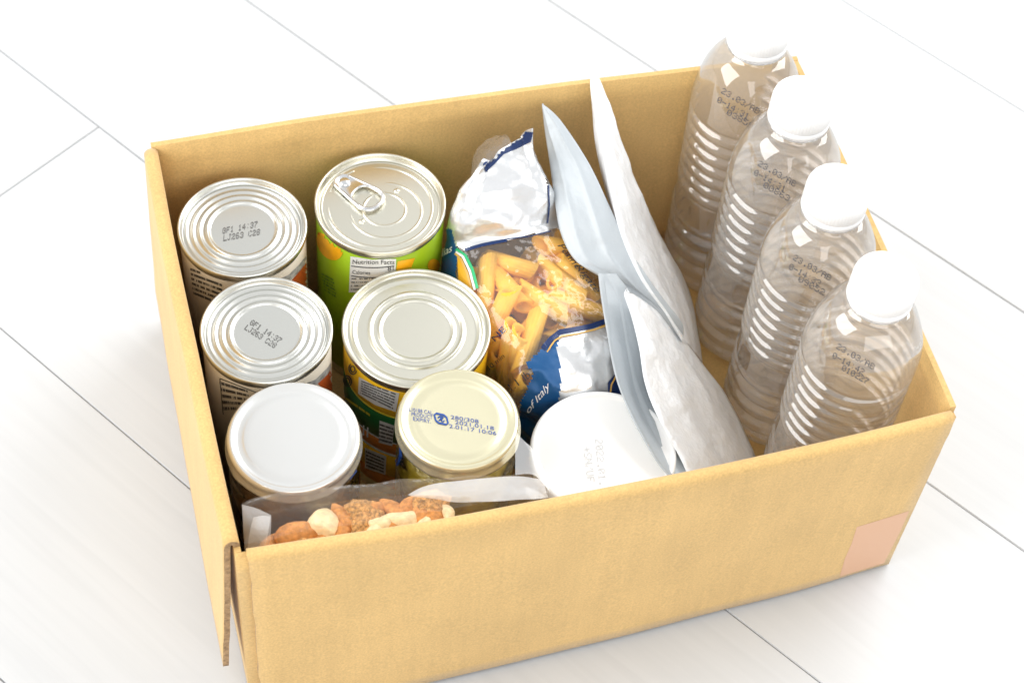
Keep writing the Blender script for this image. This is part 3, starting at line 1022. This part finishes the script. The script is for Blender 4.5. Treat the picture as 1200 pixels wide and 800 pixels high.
def pouch(label, Lp, Rp, mat, bulge, wr, hidden, seed, seal_side, valley=None):
    """a filled foil pouch: its seen face between two edges (pixel, pixel, height), its hidden face bulging the other way"""
    Lk = [px(*q) for q in Lp]; Rk = [px(*q) for q in Rp]
    nu, nv = 70, 26
    G = []
    for i in range(nu + 1):
        s = i / nu
        a, b_ = cr_interp(Lk, s), cr_interp(Rk, s)
        row = []
        for j in range(nv + 1):
            q = j / nv
            row.append(a.lerp(b_, q))
        G.append(row)
    N = grid_normals(G)
    sgn = 1 if N[nu // 2][nv // 2].dot(CAM - G[nu // 2][nv // 2]) > 0 else -1
    front, back_ = [], []
    for i in range(nu + 1):
        fr_, bk_ = [], []
        for j in range(nv + 1):
            s, q = i / nu, j / nv
            n = N[i][j] * sgn
            w = (math.sin(math.pi * min(1, max(0, q))) ** 0.8) * (math.sin(math.pi * min(1, s * 0.93 + 0.05)) ** 0.7)
            if valley:
                w2 = valley * math.sin(math.pi * q) - abs(valley) * 0.35 * math.sin(2 * math.pi * q)
            else:
                w2 = bulge
            p = G[i][j]
            wk = wr * (nz(p, 34, seed) * 0.6 + nz(p, 80, seed + 4) * 0.35 + nz(p, 170, seed + 8) * 0.16) * (0.25 + 0.75 * w)
            # lengthwise creases
            wk += wr * 0.6 * (1 - abs(2 * (((q * 2.3 + 0.25 * nz(p, 18, seed + 2)) % 1) - 0.5))) ** 4 * w
            fr_.append(p + n * ((w2 * w if not valley else w2 * w) + wk))
            bk_.append(p - n * (0.0006 + hidden * w))
        front.append(fr_); back_.append(bk_)
    vs = [q for r_ in front for q in r_] + [q for r_ in back_ for q in r_]
    K = (nu + 1) * (nv + 1)
    I = lambda i, j: i * (nv + 1) + j
    fs = []
    for i in range(nu):
        for j in range(nv):
            f1 = (I(i, j), I(i + 1, j), I(i + 1, j + 1), I(i, j + 1))
            fs.append(f1); fs.append(tuple(K + k for k in reversed(f1)))
    for i in range(nu):
        fs.append((I(i, 0), K + I(i, 0), K + I(i + 1, 0), I(i + 1, 0)))
        fs.append((I(i, nv), I(i + 1, nv), K + I(i + 1, nv), K + I(i, nv)))
    for j in range(nv):
        fs.append((I(0, j), I(0, j + 1), K + I(0, j + 1), K + I(0, j)))
        fs.append((I(nu, j), K + I(nu, j), K + I(nu, j + 1), I(nu, j + 1)))
    o = mesh('foil_pouch', vs, fs, mat)
    c = Vector((sum(v.x for v in vs) / len(vs), sum(v.y for v in vs) / len(vs), min(v.z for v in vs)))
    for v in o.data.vertices:
        v.co -= c
    o.location = c
    return tag(o, label, 'pouch', 'foil pouches between pasta and bottles')


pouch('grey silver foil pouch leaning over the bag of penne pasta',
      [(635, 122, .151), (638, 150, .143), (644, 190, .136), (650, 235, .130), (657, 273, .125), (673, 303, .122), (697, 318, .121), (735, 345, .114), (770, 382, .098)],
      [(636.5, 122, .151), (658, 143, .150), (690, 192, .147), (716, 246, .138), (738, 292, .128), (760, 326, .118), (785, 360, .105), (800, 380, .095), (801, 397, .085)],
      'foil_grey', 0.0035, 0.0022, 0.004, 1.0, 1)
pouch('white foil pouch standing highest against the back wall of the box',
      [(697, 91, .166), (703, 130, .158), (707, 165, .152), (719, 225, .145), (731, 275, .136), (752, 325, .122), (780, 365, .105), (800, 398, .09)],
      [(699, 91, .165), (714, 126, .150), (730, 175, .128), (754, 235, .095), (779, 285, .062), (808, 340, .032), (817, 385, .028), (824, 425, .026)],
      'foil_white', 0.0040, 0.0030, 0.010, 5.0, -1)
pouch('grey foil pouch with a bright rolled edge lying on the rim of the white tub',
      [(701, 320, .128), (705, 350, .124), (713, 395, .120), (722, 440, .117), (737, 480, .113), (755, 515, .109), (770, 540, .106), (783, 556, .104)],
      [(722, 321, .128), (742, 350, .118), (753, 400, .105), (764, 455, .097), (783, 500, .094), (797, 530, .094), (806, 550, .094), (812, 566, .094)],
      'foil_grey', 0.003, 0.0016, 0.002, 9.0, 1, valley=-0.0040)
pouch('white foil pouch with a creased face sloping down to the bottle at the taped corner',
      [(733, 341, .129), (743, 375, .123), (751, 410, .119), (756, 445, .115), (766, 475, .111), (781, 505, .106), (796, 532, .101), (806, 554, .098), (812, 578, .092)],
      [(736, 341, .129), (768, 362, .108), (798, 395, .080), (822, 424, .060), (846, 455, .045), (863, 485, .035), (876, 512, .030), (886, 536, .028), (892, 562, .026)],
      'foil_white', 0.0045, 0.0030, 0.008, 13.0, -1)

# ------------------------------------------------------------------ bag of penne
rows = [
 [(566, 196, .150), (578, 181, .152), (594, 171, .154), (610, 161, .156), (623, 157, .157)],
 [(540, 233, .135), (563, 222, .141), (594, 209, .144), (617, 198, .144), (634, 205, .138)],
 [(527, 266, .119), (555, 260, .129), (592, 250, .132), (625, 243, .130), (650, 245, .121)],
 [(522, 300, .104), (545, 290, .116), (595, 282, .121), (640, 272, .120), (675, 270, .110)],
 [(530, 345, .096), (562, 338, .114), (615, 332, .120), (665, 328, .117), (705, 325, .106)],
 [(552, 395, .090), (585, 388, .111), (635, 383, .117), (685, 376, .113), (725, 380, .101)],
 [(572, 440, .080), (605, 438, .101), (650, 428, .107), (695, 423, .104), (735, 425, .093)],
 [(600, 485, .065), (625, 480, .083), (660, 470, .089), (700, 470, .088), (742, 475, .078)],
 [(622, 524, .035), (642, 518, .048), (672, 512, .050), (708, 510, .050), (745, 520, .040)],
]
KG = [[px(*q) for q in r_] for r_ in rows]
# sides go down to the box floor
KG2 = []
for r_ in KG:
    a, b_ = r_[0], r_[-1]
    KG2.append([Vector((a.x + 0.006, a.y, 0.012)), Vector((a.x - 0.0015, a.y, a.z * 0.55))] + r_ + [Vector((b_.x + 0.001, b_.y, b_.z * 0.55)), Vector((b_.x - 0.006, b_.y, 0.012))])
nU, nV = 150, 130


def bag_surf(s, q):
    cols = [cr_interp([KG2[i][j] for i in range(len(KG2))], s) for j in range(9)]
    return cr_interp(cols, q)


colsK = [[KG2[i][j] for i in range(9)] for j in range(9)]
SG = []
for i in range(nU + 1):
    c = [cr_interp(colsK[j], i / nU) for j in range(9)]
    SG.append([cr_interp(c, j / nV) for j in range(nV + 1)])
SN = grid_normals(SG)
flip = -1 if SN[nU // 2][nV // 2].dot(CAM - SG[nU // 2][nV // 2]) < 0 else 1


def crumple(p, s):
    """sharp creases: ridged noise"""
    a = 1 - abs(nz(p, 24, 2.0)) * 2.8
    b_ = 1 - abs(nz(p, 48, 7.0)) * 2.8
    c_ = 1 - abs(nz(p, 130, 17.0)) * 2.8
    return 0.5 * max(-0.7, a) + 0.32 * max(-0.7, b_) + 0.06 * max(-0.7, c_)


foil_z = lambda v: 1.0 if v < 275 or v > 395 else 0.12
for i in range(nU + 1):
    for j in range(nV + 1):
        p = SG[i][j]
        u, v = to_px(p)
        k = min(1, max(0.10, (283 - v) / 14)) if v < 340 else min(1, max(0.10, (v + (u - 690) * 0.12 - 388) / 14))
        SG[i][j] = p + SN[i][j] * flip * (0.0056 * k * crumple(p, i / nU) + 0.0012 * (1 - k) * nz(p, 40, 3.3))


def inside(pt, poly):
    x, y = pt
    c = False
    n = len(poly)
    for i in range(n):
        x0, y0 = poly[i]; x1, y1 = poly[(i + 1) % n]
        if (y0 > y) != (y1 > y) and x < (x1 - x0) * (y - y0) / (y1 - y0) + x0:
            c = not c
    return c


ZONES = [
 ('foil_top', 'foil', [(400, 100), (640, 100), (640, 215), (700, 240), (700, 262), (652, 268), (596, 281), (545, 293), (534, 288), (529, 268), (400, 262)]),
 ('blue_side', 'bag_blue', [(400, 262), (529, 268), (534, 288), (537, 294), (534, 320), (538, 345), (400, 360)]),
 ('foil_bottom', 'foil', [(656, 391), (690, 385), (760, 375), (800, 600), (690, 600), (664, 520), (655, 468), (658, 440), (652, 410)]),
 ('blue_band', 'bag_blue', [(656, 391), (652, 410), (658, 440), (655, 468), (664, 520), (690, 600), (560, 600), (604, 512), (611, 470), (625, 438), (617, 425), (636, 408)]),
]
zone_of = {}
for i in range(nU):
    for j in range(nV):
        p = (SG[i][j] + SG[i + 1][j + 1]) / 2
        u = to_px(p)
        z_ = 'window'
        for nme, mt, poly in ZONES:
            if inside(u, poly):
                z_ = nme; break
        zone_of[i, j] = z_
bagbase = Vector((0.19, 0.15, FLOOR_Z))
bag = thing('pasta_bag', 'clear and silver bag of penne pasta with a blue lettered band', 'bag', bagbase)
bag_parts = {}
for nme in [z_[0] for z_ in ZONES]:                     # stray cells go to the film around them
    mine = [k for k, z_ in zone_of.items() if z_ == nme]
    lab_ = {}
    big = []
    todo = set(mine)
    while todo:
        st = [todo.pop()]; isl = list(st)
        while st:
            i, j = st.pop()
            for q in ((i + 1, j), (i - 1, j), (i, j + 1), (i, j - 1)):
                if q in todo:
                    todo.remove(q); st.append(q); isl.append(q)
        if len(isl) > len(big):
            big, isl = isl, big
        for k in isl:
            zone_of[k] = 'window'
for nme, mt in [('window', 'window')] + [(z_[0], z_[1]) for z_ in ZONES]:
    idx, vs, fs = {}, [], []
    for (i, j), z_ in zone_of.items():
        if z_ != nme:
            continue
        f = []
        for a, b_ in ((i, j), (i + 1, j), (i + 1, j + 1), (i, j + 1)):
            if (a, b_) not in idx:
                idx[a, b_] = len(vs); vs.append(SG[a][b_])
            f.append(idx[a, b_])
        fs.append(f)
    if fs:
        bag_parts[nme] = mesh({'window': 'clear_window'}.get(nme, nme), vs, fs, mt, bag)
tr = bvh_of(list(bag_parts.values()))


def band(name, pts, w, mat, lift, parent='window'):
    fine = []
    for a, b_ in zip(pts, pts[1:]):
        for k in range(6):
            fine.append((a[0] + (b_[0] - a[0]) * k / 6, a[1] + (b_[1] - a[1]) * k / 6))
    fine.append(pts[-1])
    v, f = stroke_px(fine, w)
    lay(name, v, f, tr, mat, bag_parts[parent], lift)


band('navy_stripe', [(636, 409), (646, 397), (656, 389), (674, 386), (694, 382), (716, 374), (735, 368)], 6, 'bag_navy', 0.0004)
band('gold_stripe', [(641, 412), (650, 400), (658, 394.5), (676, 391.5), (696, 386.5), (716, 379.5), (735, 374)], 1.8, 'bag_gold', 0.0007)
band('navy_stripe', [(545, 293), (566, 287), (594, 281.5)], 4, 'bag_navy', 0.0004)
band('navy_stripe', [(594, 280), (620, 277), (645, 271)], 1.3, 'bag_navy', 0.0004)
band('navy_stripe', [(642, 217), (643, 240), (641, 262)], 1.6, 'bag_navy', 0.0006, 'foil_top')
band('green_stripe', [(535, 292), (546, 300), (554, 316), (560, 338)], 3.4, 'flag_green', 0.0006)
band('white_stripe', [(535, 295), (543, 301), (551, 318), (557, 340)], 2.6, 'flag_white', 0.0006)
band('orange_stripe', [(534, 297), (541, 304), (548, 320), (554, 342)], 2.4, 'bag_gold', 0.0006)
print_poly('yellow_print', [(536, 298), (541, 306), (547, 321), (553, 343), (560, 350), (545, 350), (538, 330)], tr, 'bag_yellow', bag_parts['window'], 0.0004)
print_poly('navy_print', [(712, 448), (725, 432), (745, 440), (745, 490), (714, 480)], tr, 'bag_navy', bag_parts['foil_bottom'], 0.0006)
band('gold_stripe', [(714, 470), (716, 450), (723, 436)], 1.8, 'bag_gold', 0.0009, 'foil_bottom')
print_poly('navy_print', [(566, 193), (575, 180), (594, 166), (612, 154), (624, 155), (622, 166), (604, 175), (590, 181), (580, 192), (569, 202)], tr, 'bag_navy', bag_parts['foil_top'], 0.0005)
for txt, a, c_, up, mt, sh, par in (('NE', (581, 401), (594, 387), (-5, -5), 'bag_navy', 0, 'window'), ('10 min', (574, 434), (593, 418), (-3.2, -4.8), 'print_dark', 0, 'window'),
                                    ('1.1 lb', (599, 459), (622, 440), (-5, -7), 'print_dark', 0, 'window'), ('of Italy', (619, 484), (646, 451), (-5, -5), 'print_white', 0.4, 'blue_band'),
                                    ('Penne', (652, 288), (676, 318), (6, -5), 'print_dark', 0.4, 'window'), ('Rigate', (672, 312), (698, 345), (6, -5), 'print_dark', 0.4, 'window'),
                                    ('lias', (519, 301), (532, 294), (-1.5, -8), 'print_white', 0.4, 'blue_side')):
    v, f = letters(txt, a, c_, up, sh)
    if par in bag_parts:
        lay('lettering', v, f, tr, mt, bag_parts[par], 0.0009)
# gathered clear end of the bag behind the silver top
K0 = [px(*q) for q in [(560, 212, .140), (570, 196, .146), (586, 180, .150), (600, 171, .153)]]
K1 = [px(*q) for q in [(552, 206, .132), (556, 180, .136), (572, 163, .141), (590, 158, .147)]]
vs, fs = [], []
for i in range(41):
    a, b_ = cr_interp(K0, i / 40), cr_interp(K1, i / 40)
    for j in range(9):
        q = j / 8
        p = a.lerp(b_, q) + Vector((0, 0, 0.0005 * math.sin(i * 0.8) * q + 0.003 * math.sin(math.pi * q)))
        vs.append(p)
    if i:
        for j in range(8):
            A = (i - 1) * 9 + j; B = i * 9 + j
            fs.append((A, A + 1, B + 1, B))
mesh('sealed_end', vs, fs, 'backfilm', bag)

# penne tubes inside
def penne_mesh(L, r, seed):
    n = 32
    ri = r * 0.70
    vs, fs = [], []
    for k in range(n):
        a = 2 * math.pi * k / n
        rr = r * (1.0 if k % 2 else 0.925)
        cut = 0.75 * math.cos(a)
        y, z = math.cos(a), math.sin(a)
        bend = lambda x: 0.04 * r * (x / L) ** 2
        for x, q in ((-L / 2 + cut * rr, rr), (L / 2 + cut * rr, rr), (L / 2 + cut * ri, ri), (-L / 2 + cut * ri, ri)):
            vs.append((x, y * q, z * q + bend(x)))
    for k in range(n):
        k2 = (k + 1) % n
        for m_ in range(4):
            m2 = (m_ + 1) % 4
            fs.append((4 * k + m_, 4 * k + m2, 4 * k2 + m2, 4 * k2 + m_))
    me = bpy.data.meshes.new('penne')
    me.from_pydata(vs, [], fs)
    me.materials.append(M['penne'])
    me.polygons.foreach_set('use_smooth', [(i % 4) in (0, 2) for i in range(len(fs))])
    bm = bmesh.new(); bm.from_mesh(me); bmesh.ops.recalc_face_normals(bm, faces=bm.faces[:]); bm.to_mesh(me); bm.free()
    return me


PM = [penne_mesh(L, r, k) for k, (L, r) in enumerate(((0.034, 0.0052), (0.030, 0.0054), (0.037, 0.0050)))]
near = lambda i, j: all(zone_of.get((i + a, j + b_)) == 'window' for a in (-4, 0, 4) for b_ in (-3, 0, 3))
cells = [k for k, z_ in zone_of.items() if z_ == 'window' and 25 < k[1] < nV - 22 and SG[k[0]][k[1]].z > 0.06 and near(*k)]
placed = []


def seg_dist(a0, a1, b0, b1):
    best = 9
    for s in range(5):
        p = a0.lerp(a1, s / 4)
        q, t_ = intersect_point_line(p, b0, b1)
        q = b0.lerp(b1, min(1, max(0, t_)))
        best = min(best, (p - q).length)
    return best


def add_penne(i, j, depth, ang, tiltv, k, tol):
    p = SG[i][j] - SN[i][j] * flip * depth
    n = SN[i][j] * flip
    e = Vector((1, 0, 0)); e = (e - n * e.dot(n)).normalized(); g = n.cross(e)
    ax = (e * math.cos(ang) + g * math.sin(ang) + n * tiltv).normalized()
    L = (0.034, 0.030, 0.037)[k]
    a0, a1 = p - ax * L * 0.5, p + ax * L * 0.5
    for b0, b1 in placed:
        if seg_dist(a0, a1, b0, b1) < tol:
            return False
    for e_ in (a0 - ax * 0.007, a0, a1, a1 + ax * 0.007):
        if any(inside(to_px(e_), poly) for _, _, poly in ZONES) or e_.y > 0.235 or e_.x < 0.146 or e_.x > 0.230:
            return False
    placed.append((a0, a1))
    o = link(bpy.data.objects.new('penne', PM[k]))
    up = ax.cross(n).normalized()
    Rm = Matrix((ax, up, ax.cross(up))).transposed() @ Matrix.Rotation(rng.uniform(0, 6.28), 3, 'X')
    o.matrix_world = Matrix.Translation(p) @ Rm.to_4x4()
    tag(o, 'yellow penne pasta tube seen through the clear bag window', 'pasta', 'penne in the pasta bag')
    return True


def cell_at(u, v):
    return min(cells, key=lambda k: (lambda q: (q[0] - u) ** 2 + (q[1] - v) ** 2)(to_px(SG[k[0]][k[1]])))


for (u, v, a) in ((668, 322, -55), (640, 345, -50), (600, 345, 20), (575, 320, 15), (620, 300, 20), (690, 350, -60), (610, 395, -20), (655, 372, -48), (620, 425, -70), (590, 415, -75), (575, 365, 40), (603, 450, 35), (560, 335, 70), (650, 285, -35)):
    k = cell_at(u, v)
    add_penne(k[0], k[1], 0.0085, math.radians(a), rng.uniform(-.12, .12), rng.randrange(3), 0.0045)
tries = 0
while tries < 6000 and len(placed) < 120:
    tries += 1
    k = cells[rng.randrange(len(cells))]
    layer = 0 if tries < 2200 else 1 if tries < 3600 else 2 if tries < 5000 else 3
    add_penne(k[0], k[1], 0.0090 + 0.0085 * layer + rng.uniform(0, 0.002), rng.uniform(0, math.pi), rng.uniform(-.3, .3) if layer else rng.uniform(-.1, .1), rng.randrange(3), 0.0050)

# ------------------------------------------------------------------ bag of mixed nuts
bn = thing('nut_bag', 'clear plastic bag of mixed nuts tucked behind the front wall of the box', 'bag', (0.08, 0.018, FLOOR_Z))


def sheet(name, rowsK, mat, parent, wr=0.0008, seed=0, nu=60, nv=16):
    """film through rows of points"""
    Gk = [[Vector(q) for q in r_] for r_ in rowsK]
    vs, fs = [], []
    for i in range(nu + 1):
        c = [cr_interp(r_, i / nu) for r_ in Gk]
        for j in range(nv + 1):
            p = cr_interp(c, j / nv) if len(c) > 2 else c[0].lerp(c[1], j / nv)
            p = p + Vector((0, wr * nz(p, 60, seed), wr * nz(p, 45, seed + 5)))
            vs.append(p)
        if i:
            for j in range(nv):
                A = (i - 1) * (nv + 1) + j; B = i * (nv + 1) + j
                fs.append((A, A + 1, B + 1, B))
    return mesh(name, vs, fs, mat, parent)


back_top = [px(*q) for q in [(283, 591, .150), (308, 581, .151), (380, 571, .151), (450, 564, .151), (520, 559, .150), (580, 556, .149), (615, 554, .147), (641, 556, .143)]]
back_seal = [p + Vector((0, -0.0015, -0.011)) for p in back_top]
back_bot = [Vector((p.x, p.y + 0.001, FLOOR_Z + 0.01)) for p in back_top]
front_top = [px(*q) for q in [(287, 640, .150), (320, 634, .150), (380, 622, .150), (450, 611, .149), (520, 600, .148), (580, 590, .147), (615, 584, .146), (645, 580, .143)]]
front_top = [Vector((p.x, max(p.y + 0.004, 0.0035 - 0.004 * math.sin(math.pi * k / 7)), p.z - 0.004)) for k, p in enumerate(front_top)]
front_bot = [Vector((p.x, p.y, FLOOR_Z + 0.01)) for p in front_top]
sheet('back_film', [back_top, back_seal, [a.lerp(b_, 0.5) for a, b_ in zip(back_seal, back_bot)], back_bot], 'backfilm', bn, 0.0012, 1)
sheet('front_film', [front_top, [a.lerp(b_, 0.5) for a, b_ in zip(front_top, front_bot)], front_bot], 'nutfilm', bn, 0.0006, 4)
# film lying over the nuts, from the back seal down to the front
mid = [px(*q) for q in [(292, 618, .142), (325, 604, .139), (380, 594, .137), (450, 584, .137), (520, 577, .138), (580, 574, .138), (615, 572, .138), (642, 570, .138)]]
sheet('top_film', [back_seal, mid, front_top], 'nutfilm', bn, 0.0016, 8, 70, 16)
# frosted side seal, folded over, at the box corner
sheet('side_seal', [[px(*q) for q in [(284, 592, .150), (300, 596, .149), (318, 604, .146)]], [px(*q) for q in [(285, 616, .142), (301, 622, .141), (317, 628, .140)]], [px(*q) for q in [(287, 645, .128), (302, 646, .130), (314, 645, .132)]]], 'nutseal', bn, 0.0006, 11, 20, 14)
sheet('side_seal', [[px(*q) for q in [(297, 606, .150), (308, 604, .149), (317, 605, .148)]], [px(*q) for q in [(293, 622, .144), (304, 624, .144), (314, 626, .143)]], [px(*q) for q in [(290, 642, .136), (302, 643, .136), (311, 642, .136)]]], 'nutseal', bn, 0.0006, 15, 16, 10)
# white fold towards the gold-lidded jar
sheet('white_fold', [[px(*q) for q in [(478, 580, .147), (496, 571, .149), (530, 564, .150), (575, 560, .150), (612, 558, .149), (638, 562, .146)]],
                     [px(*q) for q in [(482, 582, .146), (505, 581, .147), (540, 579, .148), (580, 575, .148), (615, 570, .147), (640, 576, .144)]],
                     [px(*q) for q in [(484, 583, .145), (515, 586, .145), (535, 588, .145), (585, 588, .146), (620, 584, .146), (643, 583, .142)]]], 'nutfold', bn, 0.0012, 21, 50, 14)
# standing corner of the bag between jar and tub
sheet('bag_corner', [[px(*q) for q in [(604, 505, .150), (613, 515, .150), (622, 523, .149)]], [px(*q) for q in [(604, 530, .149), (622, 536, .149), (636, 548, .147)]], [px(*q) for q in [(604, 556, .149), (626, 557, .148), (645, 578, .143)]]], 'nutseal', bn, 0.0010, 25, 20, 16)


def nut(kind, u, v, z, size, rot, label, group=None):
    bm = bmesh.new()
    bmesh.ops.create_icosphere(bm, subdivisions=3, radius=1)
    sd = rng.uniform(0, 50)
    for q in bm.verts:
        p = q.co.copy()
        if kind == 'almond':
            t_ = (p.x + 1) / 2
            w = 0.60 * (1 - 0.42 * t_ ** 2)
            q.co = Vector((p.x, p.y * w, p.z * w * 0.72))
            q.co *= 1 + 0.03 * noise.noise(p * 3 + Vector((sd, 0, 0)))
        elif kind == 'cashew':
            w = 0.46 * (1 - 0.25 * p.x)
            q.co = Vector((p.x, p.y * w + 0.42 * p.x * p.x - 0.2, p.z * w))
            q.co *= 1 + 0.06 * noise.noise(p * 2 + Vector((sd, 0, 0)))
        elif kind == 'walnut':
            q.co = Vector((p.x, p.y * 0.8, p.z * 0.6)) * (1 + 0.34 * noise.noise(p * 2.6 + Vector((sd, 0, 0))) + 0.16 * noise.noise(p * 6 + Vector((sd, 2, 0))))
        else:
            q.co = Vector((p.x, p.y * 0.82, p.z * 0.7)) * (1 + 0.10 * noise.noise(p * 1.8 + Vector((sd, 0, 0))))
            q.co.x = max(-0.72, q.co.x)
    me = bpy.data.meshes.new(kind)
    bm.to_mesh(me); bm.free()
    me.materials.append(M[{'almond': 'almond', 'walnut': 'walnut'}.get(kind, 'nut_pale')])
    me.polygons.foreach_set('use_smooth', [True] * len(me.polygons))
    o = link(bpy.data.objects.new({'almond': 'almond', 'walnut': 'walnut', 'cashew': 'cashew', 'half': 'macadamia'}[kind], me))
    o.location = px(u, v, z)
    o.scale = (size * 1.12,) * 3
    o.rotation_euler = rot
    tag(o, label, 'nut', group)


AL, PA, WA = 'brown almond among the others in the nut bag', 'pale cashew among the others in the nut bag', 'brown wrinkled walnut piece in the nut bag'
nut('almond', 350, 626, .1330, 0.0108, (0.5, 0, 0.05), 'biggest brown almond lying by the frosted seal of the nut bag')
nut('half', 379, 615, .1320, 0.0085, (0.3, 0.4, 1.1), 'pale macadamia half next to the biggest almond')
for u, v, s, r_ in ((401, 604, .0082, (0.6, .2, 1.9)), (404, 619, .0090, (0.4, .1, 1.0)), (442, 598, .0075, (0.3, .3, .4)), (494, 598, .0095, (0.4, .2, 1.6)), (470, 616, .0085, (.4, .2, .2)), (318, 640, .0085, (.4, .2, .9)), (385, 634, .0085, (.4, .2, .4)), (512, 604, .0085, (.3, .4, .8)), (462, 597, .0085, (.5, .1, 2.2)), (415, 610, .0075, (.2, .5, .3)), (335, 632, .0078, (.2, .2, 1.7)), (484, 592, .008, (.5, .3, .5))):
    nut('almond', u, v, .1300, s, r_, AL, 'almonds in the nut bag')
for u, v, s, r_ in ((423, 602, .0085, (0, .3, .5)), (424, 616, .0080, (.3, 0, 1.3)), (436, 604, .0070, (.6, .3, 2)), (506, 592, .0090, (.2, .3, .1)), (360, 640, .008, (.1, .2, .5))):
    nut('walnut', u, v, .1300, s, r_, WA, 'walnuts in the nut bag')
for u, v, s, r_ in ((453, 609, .0088, (.3, .2, .45)), (477, 606, .0095, (.2, .2, .2)), (500, 608, .0075, (.1, .3, 1)), (520, 600, .0065, (.3, .3, 2)), (438, 618, .0075, (.2, .5, 1.2)), (366, 622, .006, (.2, .4, .3))):
    nut('cashew', u, v, .1310, s, r_, PA, 'cashews in the nut bag')
nr = random.Random(12)
for k in range(30):
    x = nr.uniform(0.014, 0.125); y = nr.uniform(0.008, 0.019); z = nr.uniform(0.03, 0.116)
    u, v = to_px((x, y, z))
    kd = nr.choice(['almond', 'almond', 'cashew', 'walnut'])
    nut(kd, u, v, z, nr.uniform(.0075, .0088), (nr.uniform(0, 3), nr.uniform(0, 3), nr.uniform(0, 3)), {'almond': AL, 'cashew': PA, 'walnut': WA}[kd], {'almond': 'almonds in the nut bag', 'cashew': 'cashews in the nut bag', 'walnut': 'walnuts in the nut bag'}[kd])
